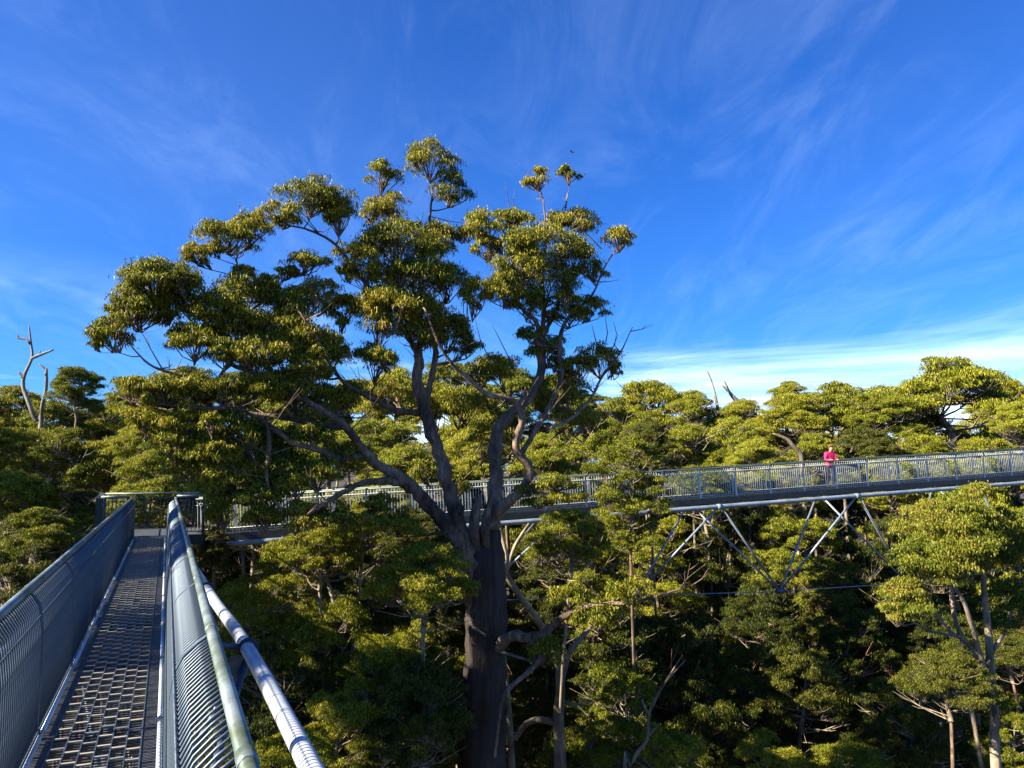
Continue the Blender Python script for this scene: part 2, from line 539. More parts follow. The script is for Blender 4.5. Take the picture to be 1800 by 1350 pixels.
# ------------------------------------------------------------------ walkways
def profile_bar(pts, thick, width):
    """flat bar following a profile in the x-z plane, 'width' along y"""
    mb = MB()
    n = len(pts)
    V_ = []
    for i in range(n):
        a = Vector((pts[max(0, i - 1)][0], 0, pts[max(0, i - 1)][1])); b = Vector((pts[min(n - 1, i + 1)][0], 0, pts[min(n - 1, i + 1)][1]))
        t = (b - a).normalized(); nn = Vector((t.z, 0, -t.x)) * thick / 2
        c = Vector((pts[i][0], 0, pts[i][1]))
        y = Vector((0, width / 2, 0))
        V_ += [c - nn - y, c + nn - y, c + nn + y, c - nn + y]
    mb.v = V_
    for i in range(n - 1):
        for k in range(4):
            k2 = (k + 1) % 4
            mb.f.append((i * 4 + k, i * 4 + k2, i * 4 + 4 + k2, i * 4 + 4 + k)); mb.sm.append(False)
    mb.f.append((3, 2, 1, 0)); mb.f.append(tuple((n - 1) * 4 + k for k in range(4))); mb.sm += [False, False]
    return mb

def rail_profile(sg, fl, h=1.1):
    return [(0, -.08), (0, .4), (sg * .005, .74), (sg * .02, .86), (sg * .05 * fl / .15, .945), (sg * .10 * fl / .15, h - .095), (sg * (fl - .012), h - .06)]

def railing(root, x, sg, fl, s0, s1, post_s, step, single, rail_r=.03, rad=.0065, mat_b=S_GALV, mat_r=S_RAIL, post_w=.06, h=1.1):
    """posts, handrail with sleeves, balusters of one side; single(s) tells which balusters are parts of their own"""
    prof = rail_profile(sg, fl, h)
    hr = MB().tube([(x + sg * fl, s0, h - .03), (x + sg * fl, (s0 + s1) / 2, h - .03), (x + sg * fl, s1, h - .03)], rail_r, 12).build('handrail', mat_r, root)
    sl = MB().tube([(0, -.05, 0), (0, .05, 0)], rail_r * 1.1, 12).mesh('sleeve', mat_r)
    pm = profile_bar(prof[:-1] + [(sg * (fl - .0), h - .05)], .012, post_w).mesh('post', mat_b)
    for s in post_s:
        link('post', pm, root, (x, s, 0))
        link('sleeve', sl, hr, (x + sg * fl, s, h - .03))
    bmesh_ = MB().tube([(a, 0, b) for a, b in prof], rad, 5).mesh('baluster', mat_b)
    rest = MB()
    n = int((s1 - s0) / step)
    for i in range(n):
        s = s0 + (i + .5) * step
        if min(abs(s - q) for q in post_s) < post_w * .7: continue
        if single(s):
            link('baluster', bmesh_, root, (x, s, 0))
        else:
            rest.tube([(x + a, s, b) for a, b in prof], rad, 4)
    if rest.v:
        tag(rest.build('baluster_row', mat_b, root), kind='stuff')
    for zz, xx in ((.06, 0), (.88, sg * .026)):
        MB().tube([(x + xx - sg * .012, s0, zz), (x + xx - sg * .012, s1, zz)], rad * .9, 6).build('panel_wire', mat_b, root)
    return hr

AZ = math.atan(606.0 / 1350.0 * math.cos(PITCH))
DECK = 1.946
near = empty('near_walkway', CAM - Vector((0, 0, DECK)), (0, 0, AZ))
tag(near, 'galvanised steel grating footbridge running away from the viewer at lower left', 'walkway', 'treetop walkways')
S1 = 24.6
xl, xr = -.775, .064
posts = [4.6 + 2.07 * k for k in range(-4, 10)]
railing(near, xl, -1, .105, -4.5, S1, posts, .068, lambda s: 3.6 < s < 15.0)
railing(near, xr, 1, .194, -4.5, S1, posts, .068, lambda s: 2.0 < s < 11.0)
# deck: fine rods, runners, staggered cross bars, bearers, edge beams
rods = MB()
for i in range(int((S1 + 4.5) / .03)):
    y = -4.5 + i * .03
    rods.box(xl + .012, -.665, y, y + .008, -.03, -.006)
    rods.box(-.079, xr - .012, y, y + .008, -.03, -.006)
    if i % 2 == 0:
        rods.box(-.66, -.084, y, y + .005, -.034, -.022)
tag(rods.build('grating_rods', S_GRATE, near), kind='stuff')
for k in range(7):
    x = -.66 + .096 * k
    MB().box(x - .004, x + .004, -4.5, S1, -.036, .002).build('grating_runner', S_GALV, near)
cb = MB().box(-.0435, .0435, -.012, .012, -.010, .000).mesh('cross_bar', S_BAR)
far_cb = MB()
allc = []
for k in range(6):
    x = -.66 + .096 * (k + .5)
    off = (0, .12, .05, .17, .09, .02)[k]
    for i in range(int((S1 + 3.5) / .225)):
        s = -3.5 + off + i * .225
        allc.append((s, x))
vis = sorted([c for c in allc if c[0] > 4.8])
lim = vis[min(299, len(vis) - 1)][0]
for s, x in allc:
    if 4.8 < s <= lim:
        link('cross_bar', cb, near, (x, s, 0))
    else:
        far_cb.box(x - .0435, x + .0435, s - .012, s + .012, -.010, 0)
tag(far_cb.build('cross_bar_rows', S_BAR, near), kind='stuff')
for s in posts:
    MB().box(xl - .05, xr + .05, s - .04, s + .04, -.15, -.04).build('bearer', S_DARK, near)
for x in (xl, xr):
    sg = -1 if x < 0 else 1
    MB().box(min(x + sg * .012, x + sg * .05), max(x + sg * .012, x + sg * .05), -4.5, S1, -.2, -.02).build('edge_beam', S_GALV, near)
    for a, b in zip(posts[:-1], posts[1:]):
        MB().tube([(x - sg * .03, a + .06, .035), (x - sg * .03, b - .06, .035)], .017, 8).build('toe_rail', S_PIPE, near)
# truss chords: bow outwards to mid span
def chord_x(s):
    t = s / .912
    tab = [(-4, 1.15), (6.3, 1.085), (10.4, 1.03), (14.6, .81), (19, .65), (24.6, .35)]
    for (a, u), (b, v) in zip(tab[:-1], tab[1:]):
        if s <= b: return u + (v - u) * (s - a) / (b - a)
    return tab[-1][1]
mid = (xl + xr) / 2
zch = -.30
nodes = [10.4 - 5.3 * 2, 10.4 - 5.3, 10.4, 15.7, 21.0]
for sg in (1, -1):
    pts = [((chord_x(s) if sg > 0 else 2 * mid - chord_x(s)), s, zch) for s in np.linspace(-4.5, S1, 12)]
    pp, rr = smooth(pts, [.085] * 12, .5)
    pipe = MB().tube(pp, rr, 20).build('chord_pipe', S_PIPE, near)
    for s in nodes:
        x = chord_x(s) if sg > 0 else 2 * mid - chord_x(s)
        MB().tube([(x, s - .04, zch), (x, s + .04, zch)], .125, 20).build('clamp_ring', S_DARK, pipe)
        e = xr + .05 if sg > 0 else xl - .05
        MB().tube([(e, s, -.12), (x - sg * .06, s, zch + .01)], .04, 8).build('outrigger', S_GALV, near)
        MB().box(min(x, x - sg * .22), max(x, x - sg * .22), s - .08, s - .065, zch - .3, zch - .06).build('gusset', S_GALV, near)
    for s in (2.9, 3.3, 7.4, 7.9, 12.9):
        x = chord_x(s) if sg > 0 else 2 * mid - chord_x(s)
        MB().tube([(x, s - .006, zch), (x, s + .006, zch)], .0865, 20).build('weld_band', S_GALV, pipe)
bn = [(a + b) / 2 for a, b in zip(nodes[:-1], nodes[1:])]
for s in bn:
    MB().tube([(mid, s - .15, -4.0), (mid, s + .15, -4.0)], .07, 10).build('bottom_node', S_GALV, near)
    for ns in (s - 2.65, s + 2.65):
        for sg in (1, -1):
            x = chord_x(ns) if sg > 0 else 2 * mid - chord_x(ns)
            MB().tube([(mid, s, -4.0), (x, ns, zch - .05)], .045, 10).build('strut', S_GALV, near)
MB().tube([(mid, bn[0], -4.0), (mid, bn[-1], -4.0)], .025, 8).build('tie_rod', S_GALV, near)

# platform at the end of the near walkway, on its pylon
plat = empty('lookout_platform', near.matrix_basis @ Vector((0, 0, 0)), (0, 0, 0))
def NW(x, s, z):
    return CAM - Vector((0, 0, DECK)) + Matrix.Rotation(AZ, 3, 'Z') @ Vector((x, s, z))
pg = NW(mid, 26.2, 0)
plat.location = (pg.x, pg.y, gz(pg.x, pg.y))
plat.rotation_euler = (0, 0, AZ)
tag(plat, 'small railed steel platform where the two walkways meet, on a tall pylon', 'platform')
pz = CAM.z - DECK - plat.location.z
hx = 1.45
MB().box(-hx, hx, -1.5, 1.5, pz - .06, pz - .005).build('deck_plate', S_DARK, plat)
for y in (-1.45, 1.45):
    MB().box(-hx, hx, y - .06, y + .06, pz - .28, pz - .062).build('edge_beam', S_DARK, plat)
for x in (-.8, .8):
    for y in (-.9, .9):
        MB().tube([(x * 1.15, y * 1.15, -.3), (x, y, pz - .285)], .14, 12).build('pylon_leg', S_DARK, plat)
for k in range(1, 7):
    z = pz * k / 7
    MB().box(-.88, .88, -.04, .04, z - .04, z + .04).build('pylon_brace', S_DARK, plat)
def prail(a, b, n, zoff=0):
    a, b = Vector(a), Vector(b)
    MB().tube([a + Vector((0, 0, 1.12)), b + Vector((0, 0, 1.12))], .03, 10).build('top_rail', S_RAIL, plat)
    MB().tube([a + Vector((0, 0, .98)), b + Vector((0, 0, .98))], .015, 8).build('mid_rail', S_GALV, plat)
    MB().tube([a + Vector((0, 0, .08)), b + Vector((0, 0, .08))], .015, 8).build('low_rail', S_GALV, plat)
    for i in range(n + 1):
        c = a.lerp(b, i / n)
        if i in (0, n):
            MB().box(c.x - .04, c.x + .04, c.y - .04, c.y + .04, c.z - .05, c.z + 1.088).build('corner_post', S_DARK, plat)
        else:
            MB().tube([c + Vector((0, 0, .09)), c + Vector((0, 0, .97))], .008, 5).build('baluster', S_GALV, plat)
prail((-hx + .05, 1.42, pz), (hx - .05, 1.42, pz), 26)
prail((-hx + .05, -1.42, pz), (-hx + .05, 1.32, pz), 24)
prail((-hx + .14, -1.42, pz), (-.62, -1.42, pz), 7)
prail((.66, -1.42, pz), (hx - .05, -1.42, pz), 7)

# far walkway: from the platform off to the right, climbing
A = P(345, 940, 23.4); C = P(1800, 833, 33.75)
dv = C - A
yaw = -math.atan2(dv.x, dv.y)
slope = math.asin(dv.z / dv.length)
RF = Euler((slope, 0, yaw)).to_matrix()
fo = A - RF @ Vector((.55, 0, 0))
far = empty('far_walkway', fo, (slope, 0, yaw))
tag(far, 'pale steel footbridge on a deep truss crossing the forest behind the big tree', 'walkway', 'treetop walkways')
def FW(x, s, z): return fo + RF @ Vector((x, s, z))
def to_px(p):
    d = Vector(p) - CAM
    c, s = math.cos(PITCH), math.sin(PITCH)
    dep = d.y * c + d.z * s; up = -d.y * s + d.z * c
    return 900 + 1350 * d.x / dep, 675 - 1350 * up / dep, dep
def s_at(px, x, z):
    lo, hi = -2, 60
    for _ in range(50):
        m = (lo + hi) / 2
        if to_px(FW(x, m, z))[0] < px: lo = m
        else: hi = m
    return lo
FL = 56.0
sn = s_at(1264, 1.05, -.45); sn2 = s_at(1505, 1.05, -.45); DN = sn2 - sn
fposts = [.5 + 1.55 * k for k in range(36)]
s_at_lo = 9.0
railing(far, .55, 1, .07, .0, FL, fposts, .1, lambda s: s_at_lo < s < s_at_lo + 30.5, rail_r=.03, rad=.0105, post_w=.075, mat_b=S_BRIGHT, mat_r=S_GREEN)
railing(far, -.55, -1, .07, .0, FL, [q + .6 for q in fposts[:-1]], .1, lambda s: False, rail_r=.03, rad=.009, post_w=.07, mat_b=S_BRIGHT, mat_r=S_GREEN)
MB().box(-.53, .53, 0, FL, -.05, -.012).build('deck_plate', S_DARK, far)
for sg in (1, -1):
    MB().box(min(sg * .57, sg * .62), max(sg * .57, sg * .62), 0, FL, -.25, -.03).build('edge_beam', S_DARK, far)
    MB().box(min(sg * .505, sg * .535), max(sg * .505, sg * .535), 0, FL, 0, .06).build('toe_board', S_GALV, far)
fn = [sn + DN * k for k in range(-4, 9) if 0 < sn + DN * k < FL]
def fchord(s): return .62 + .5 * math.sin(math.pi * min(1, max(0, s / FL))) ** .6
for sg in (1, -1):
    ss = np.linspace(0, FL, 24)
    pp, rr = smooth([(sg * fchord(s), s, -.34) for s in ss], [.085] * 24, 1.2)
    pipe = MB().tube(pp, rr, 14).build('chord_pipe', S_STRUT, far)
    for s in fn:
        MB().tube([(sg * fchord(s), s - .09, -.34), (sg * fchord(s), s + .09, -.34)], .105, 14).build('clamp_ring', S_STRUT, pipe)
for s in [fn[0] + DN / 2 * k for k in range(0, 2 * len(fn))]:
    if s < FL: MB().tube([(-fchord(s), s, -.34), (fchord(s), s, -.34)], .035, 8).build('bearer', S_DARK, far)
fb = [(a + b) / 2 for a, b in zip(fn[:-1], fn[1:])]
def zbot(s): return -3.42 - .46 * min(1.6, max(-1.5, (s - sL) / DN))
sL = s_at(1112, 0, -3.4) ; sL = min(fb, key=lambda q: abs(q - sL))
for s in fb:
    MB().tube([(0, s - .16, zbot(s)), (0, s + .16, zbot(s))], .09, 10).build('bottom_node', S_GALV, far)
    for ns in (s - DN / 2, s + DN / 2):
        for sg in (1, -1):
            MB().tube([(0, s, zbot(s)), (sg * fchord(ns), ns - .1 * (1 if ns > s else -1), -.40)], .04, 10).build('strut', S_STRUT, far)
for a_, b_ in zip(fb[:-1], fb[1:]):
    MB().tube([(0, a_ + .16, zbot(a_)), (0, b_ - .16, zbot(b_))], .016, 8).build('tie_rod', S_STRUT, far)

# ------------------------------------------------------------------ person on the far walkway
def flat(name, c, rough=.7):
    m, nt, b = new_mat(name)
    nz = noise(nt, 14, 4)
    r = ramp(nt, [(.3, tuple(v * .75 for v in c)), (.7, c)])
    nt.links.new(nz.outputs['Fac'], r.inputs[0]); nt.links.new(r.outputs[0], b.inputs['Base Color'])
    b.inputs['Roughness'].default_value = rough
    return m
M_PINK = flat('pink_jacket', (.62, .012, .115)); M_TRO = flat('dark_trousers', (.02, .02, .025)); M_SKIN = flat('skin', (.50, .27, .18), .5)
M_HAIR = flat('auburn_hair', (.20, .07, .03), .5); M_SHOE = flat('dark_shoes', (.03, .025, .02))
def build_person(root):
    J = {}   # local: +x is the way the person faces
    J['pel'] = (0, 0, .92); J['wai'] = (.01, 0, 1.08); J['che'] = (.05, 0, 1.28); J['nek'] = (.09, 0, 1.44); J['hed'] = (.12, .01, 1.54); J['top'] = (.125, .015, 1.64)
    for sg, n in ((1, 'l'), (-1, 'r')):
        J[n + 'hip'] = (0, sg * .10, .88); J[n + 'kne'] = (.03, sg * .11, .48); J[n + 'ank'] = (-.02, sg * .12, .08); J[n + 'toe'] = (.14, sg * .14, .035)
        J[n + 'sho'] = (.06, sg * .17, 1.37); J[n + 'elb'] = (.10, sg * .25, 1.12); J[n + 'wri'] = (.30, sg * .15, 1.12); J[n + 'pal'] = (.37, sg * .13, 1.115)
    rad = dict(pel=.15, wai=.125, che=.145, nek=.055, hed=.085, top=.075, hip=.085, kne=.06, ank=.042, toe=.035, sho=.075, elb=.05, wri=.035, pal=.036)
    keys = list(J)
    ed = [('pel', 'wai'), ('wai', 'che'), ('che', 'nek'), ('nek', 'hed'), ('hed', 'top')]
    for n in 'lr':
        ed += [('pel', n + 'hip'), (n + 'hip', n + 'kne'), (n + 'kne', n + 'ank'), (n + 'ank', n + 'toe'), ('che', n + 'sho'), (n + 'sho', n + 'elb'), (n + 'elb', n + 'wri'), (n + 'wri', n + 'pal')]
    me = bpy.data.meshes.new('body')
    me.from_pydata([J[k] for k in keys], [(keys.index(a), keys.index(b)) for a, b in ed], [])
    o = bpy.data.objects.new('body', me); col.objects.link(o)
    sk = o.modifiers.new('skin', 'SKIN')
    for i, k in enumerate(keys):
        r = rad.get(k, rad.get(k[1:]))
        v = me.skin_vertices[0].data[i]
        v.radius = (r, r * (1.0 if k not in ('wai', 'che', 'pel') else .8))
        v.use_root = (k == 'pel')
    ss_ = o.modifiers.new('sub', 'SUBSURF'); ss_.levels = 2; ss_.render_levels = 2
    dg = bpy.context.evaluated_depsgraph_get()
    m2 = bpy.data.meshes.new_from_object(o.evaluated_get(dg))
    bpy.data.objects.remove(o)
    bm = bmesh.new(); bm.from_mesh(m2)
    # fingers: four curled over the rail and a thumb below it, each side
    for sg in (1, -1):
        for k in range(5):
            f = MB()
            if k < 4:
                y = sg * .13 + (k - 1.5) * .02
                ln = (.075, .085, .08, .06)[k]
                pts = [(.375, y, 1.125), (.375 + ln * .5, y, 1.13), (.375 + ln * .85, y, 1.105), (.375 + ln * .8, y, 1.08)]
            else:
                pts = [(.35, sg * .13 - sg * .03, 1.11), (.385, sg * .13 - sg * .06, 1.10), (.41, sg * .13 - sg * .065, 1.085)]
            f.tube(pts, [.0095, .009, .008, .006][:len(pts)], 6)
            base = [bm.verts.new(v) for v in f.v]
            for q in f.f: bm.faces.new([base[i] for i in q])
    bm.to_mesh(m2); bm.free()
    for m in (M_PINK, M_TRO, M_SKIN, M_SHOE): m2.materials.append(m)
    for p in m2.polygons:
        c = p.center
        p.use_smooth = True
        if c.z > 1.45 or c.x > .315: p.material_index = 2
        elif c.z > .86: p.material_index = 0
        elif c.z < .075: p.material_index = 3
        else: p.material_index = 1
    m2.name = 'body'
    link('body', m2, root)
    h = bmesh.new()
    bmesh.ops.create_icosphere(h, subdivisions=3, radius=1)
    for v in list(h.verts):
        v.co = Vector((v.co.x * .115, v.co.y * .105, v.co.z * .13)) * (1 + .06 * math.sin(v.co.y * 40) * math.cos(v.co.z * 31))
    bmesh.ops.delete(h, geom=[v for v in h.verts if v.co.x > .035 and v.co.z < .055], context='VERTS')
    hm = bpy.data.meshes.new('hair'); h.to_mesh(hm); h.free(); hm.materials.append(M_HAIR)
    for p in hm.polygons: p.use_smooth = True
    link('hair', hm, root, (.105, .01, 1.60))
    fc = MB()
    for y in (-.035, .055):
        fc.box(.200, .206, y - .012, y + .012, 1.60, 1.612)
    fc.build('eyes', M_SHOE, root)
    MB().tube([(.205, .01, 1.60), (.222, .01, 1.572), (.205, .01, 1.565)], [.008, .014, .01], 6).build('nose', M_SKIN, root)
    MB().box(.196, .203, -.02, .04, 1.53, 1.54).build('mouth', flat('lips', (.35, .10, .08)), root)
sp = s_at(1457, .12, 1.0)
pf = FW(.12, sp, -.012)
person = empty('person', pf, (0, 0, yaw + R(-12)))
tag(person, 'person in a bright pink jacket leaning on the rail of the far walkway', 'person')
build_person(person)

# ------------------------------------------------------------------ the big tree
HD = 20.0
rsH = np.random.default_rng(77)
hb = P(848, 1500, HD)
hero = empty('giant_eucalyptus', (hb.x, hb.y, gz(hb.x, hb.y)))
tag(hero, 'giant spreading eucalyptus with forked dark trunk towering in the middle', 'tree')
HO = Vector(hero.location)
def HP(px, py, d=0.0): return P(px, py, HD + d) - HO
def limb(pts, name='limb', mat=B_HERO, n=12, parent=hero, fl=.07):
    q = [HP(p[0], p[1], p[2]) for p in pts]
    r = [p[3] * .62 * (HD + p[2]) / 1350 for p in pts]
    pp, rr = smooth(q, r, .16)
    ph = rsH.uniform(0, 6)
    wob = rsH.uniform(-1, 1, len(pp) + 2)
    rr = [a * (1 + .11 * w) for a, w in zip(rr, wob)]
    for i in range(1, len(pp) - 1):      # kinks and knuckles
        pp[i] = pp[i] + Vector(rsH.uniform(-1, 1, 3)) * rr[i] * .22
    for i in range(4, len(pp) - 3, int(rsH.integers(7, 12))):
        rr[i] *= 1.22
    o = MB().tube(pp, rr, n, flute=lambda i, a: 1 + fl * math.sin(3 * a + ph + i * .13) + fl * .5 * math.sin(7 * a + i * .3)).build(name, mat, parent)
    return list(zip(pp, rr))
SK = []
# trunk to the ground
tq = [HP(846, 1340, 0), HP(850, 1200, 0), HP(853, 1060, 0), HP(852, 985, 0), HP(856, 930, .05)]
base = Vector((tq[0].x - .25, tq[0].y, -.5))
pp, rr = smooth([base, base.lerp(tq[0], .5)] + tq, [1.1, .74, .57, .52, .49, .46, .32], .18)
rr = [a * (1 + .04 * math.sin(i * 1.7) + .03 * math.sin(i * .61 + 2)) for i, a in enumerate(rr)]
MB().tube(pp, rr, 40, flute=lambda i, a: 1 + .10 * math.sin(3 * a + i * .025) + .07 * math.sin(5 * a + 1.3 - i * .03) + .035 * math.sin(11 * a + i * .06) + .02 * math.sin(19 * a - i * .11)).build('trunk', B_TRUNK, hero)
L1 = limb([(836, 1075, -.15, 26), (822, 990, -.35, 26), (803, 905, -.35, 22), (783, 835, -.3, 20), (764, 775, -.2, 18), (745, 722, -.1, 18), (733, 670, 0, 16), (735, 635, .1, 14), (735, 612, .1, 11)], n=16)
L1a = limb([(735, 625, .1, 11), (722, 600, 0, 8), (706, 570, -.2, 6), (690, 520, -.4, 5), (675, 470, -.6, 3)])
L1b = limb([(735, 620, .1, 10), (740, 590, .3, 8), (738, 540, .5, 7), (742, 480, .6, 5), (752, 410, .7, 4), (760, 340, .8, 3)])
L1c = limb([(748, 718, -.1, 9), (757, 670, .3, 8), (766, 620, .5, 8), (758, 560, .7, 6), (790, 520, 1.0, 4)])
L1d = limb([(738, 726, -.1, 10), (700, 722, -.5, 8), (662, 704, -1.0, 7), (618, 682, -1.4, 6), (590, 655, -1.7, 5), (560, 600, -1.9, 4), (525, 545, -2.0, 3)])
L1e = limb([(690, 560, -.3, 6), (660, 520, -.6, 6), (630, 480, -1.0, 5), (590, 430, -1.2, 4), (545, 405, -1.3, 3), (500, 395, -1.4, 2)])
L2 = limb([(828, 1000, -.3, 18), (800, 948, -.7, 19), (768, 905, -1.0, 19), (735, 868, -1.2, 18), (700, 838, -1.4, 17), (662, 815, -1.6, 14), (636, 785, -1.8, 12), (606, 750, -2.0, 11), (570, 722, -2.1, 9), (510, 690, -2.2, 8), (455, 660, -2.3, 7), (405, 640, -2.4, 6), (360, 600, -2.4, 5), (330, 555, -2.5, 3)])
L2a = limb([(708, 850, -1.4, 11), (675, 846, -1.8, 11), (640, 848, -2.2, 9), (610, 862, -2.6, 8), (575, 882, -2.9, 7), (540, 905, -3.0, 5)])
L2b = limb([(640, 800, -1.7, 9), (596, 806, -2.0, 9), (560, 790, -2.4, 8), (515, 778, -2.7, 7), (470, 745, -2.9, 6), (420, 720, -3.1, 5), (365, 718, -3.3, 4), (300, 712, -3.4, 3), (232, 706, -3.4, 2)])
L2c = limb([(600, 752, -2.0, 8), (540, 742, -1.6, 7), (470, 730, -1.3, 6), (410, 725, -1.2, 5), (330, 722, -1.2, 4), (255, 715, -1.2, 3), (205, 695, -1.2, 2)])
L2d = limb([(400, 640, -2.4, 5), (375, 668, -2.6, 4), (300, 655, -2.8, 4), (262, 640, -2.9, 3), (232, 610, -3.0, 2)])
L2e = limb([(470, 745, -2.9, 5), (474, 790, -3.0, 6), (468, 830, -3.0, 5), (478, 870, -3.0, 4), (500, 905, -3.0, 3)])
L2f = limb([(500, 690, -2.2, 6), (470, 640, -1.9, 5), (440, 585, -1.7, 4), (420, 520, -1.6, 3), (415, 455, -1.5, 2)])
R1 = limb([(856, 960, .05, 26), (866, 905, .1, 22), (872, 850, .2, 20), (870, 795, .3, 19), (874, 762, .4, 18), (890, 738, .5, 16), (914, 716, .6, 14), (940, 684, .7, 13), (952, 645, .8, 12), (950, 605, .8, 11), (954, 585, .8, 9)], n=16)
R1a = limb([(953, 592, .8, 8), (942, 565, .6, 6), (920, 545, .4, 5), (895, 500, .2, 4), (870, 440, 0, 3)])
R1b = limb([(954, 588, .8, 8), (956, 540, .9, 6), (952, 480, 1.0, 5), (960, 420, 1.0, 3), (955, 350, 1.0, 2)])
R1c = limb([(954, 592, .8, 7), (970, 560, 1.1, 5), (990, 500, 1.3, 4), (985, 430, 1.4, 3), (998, 340, 1.5, 2)])
R2 = limb([(860, 915, 0, 16), (880, 893, -.2, 15), (908, 872, -.4, 14), (928, 846, -.5, 13), (927, 818, -.5, 12), (908, 790, -.5, 11), (911, 762, -.5, 10), (918, 738, -.4, 9), (908, 712, -.4, 8), (893, 700, -.5, 7), (858, 694, -.7, 7), (826, 668, -.9, 6), (795, 640, -1.1, 5), (770, 600, -1.2, 4), (745, 540, -1.3, 3)], n=14)
R3 = limb([(916, 798, -.5, 8), (936, 765, -.3, 7), (958, 728, 0, 7), (976, 690, .3, 6), (988, 660, .5, 6), (984, 610, .6, 6), (992, 570, .8, 5), (1012, 545, 1.0, 4), (1040, 520, 1.2, 3), (1062, 470, 1.3, 2.5), (1082, 440, 1.3, 2)])
R4 = limb([(960, 755, .0, 5), (1000, 738, .4, 4), (1035, 705, .8, 4), (1060, 660, 1.0, 3), (1090, 620, 1.2, 2), (1112, 575, 1.3, 1)])
R5 = limb([(868, 1140, -.2, 17), (900, 1118, -.7, 15), (935, 1120, -1.0, 14), (958, 1112, -1.3, 11), (990, 1086, -1.6, 9), (1020, 1070, -1.8, 8), (1070, 1062, -2.0, 6), (1120, 1058, -2.2, 5), (1180, 1040, -2.3, 3), (1215, 1030, -2.3, 2)])
R6 = limb([(935, 1125, -1.0, 12), (955, 1145, -1.2, 10), (930, 1180, -1.4, 7), (890, 1215, -1.5, 6), (878, 1260, -1.6, 5), (870, 1330, -1.6, 4)])
for q in (L1a, L1b, L1c, L1d, L1e, L2, L2a, L2b, L2c, L2d, L2e, L2f, R1a, R1b, R1c, R2[6:], R3, R4, R5): SK += q
# weathered broken stubs in the fork
def jag(pts, r, name):
    q = [HP(*p) for p in pts]
    pp, rr = smooth(q, r, .1)
    mb = MB().tube(pp, rr, 14, flute=lambda i, a: 1 + .16 * math.sin(3 * a + 1) + .08 * math.sin(7 * a + i * .2))
    n = 14
    top = len(mb.v) - n
    for k in range(n): mb.v[top + k] = mb.v[top + k] + Vector((0, 0, .16 * math.sin(k * 2.7) + .08 * math.sin(k * 5.1)))
    mb.build(name, B_HERO, hero)
jag([(838, 965, -.35), (834, 935, -.5), (836, 905, -.5), (840, 880, -.45)], [.11, .14, .13, .11], 'dead_stub')
jag([(856, 960, -.3), (853, 935, -.45), (856, 908, -.45), (860, 888, -.4)], [.09, .12, .11, .09], 'dead_stub')
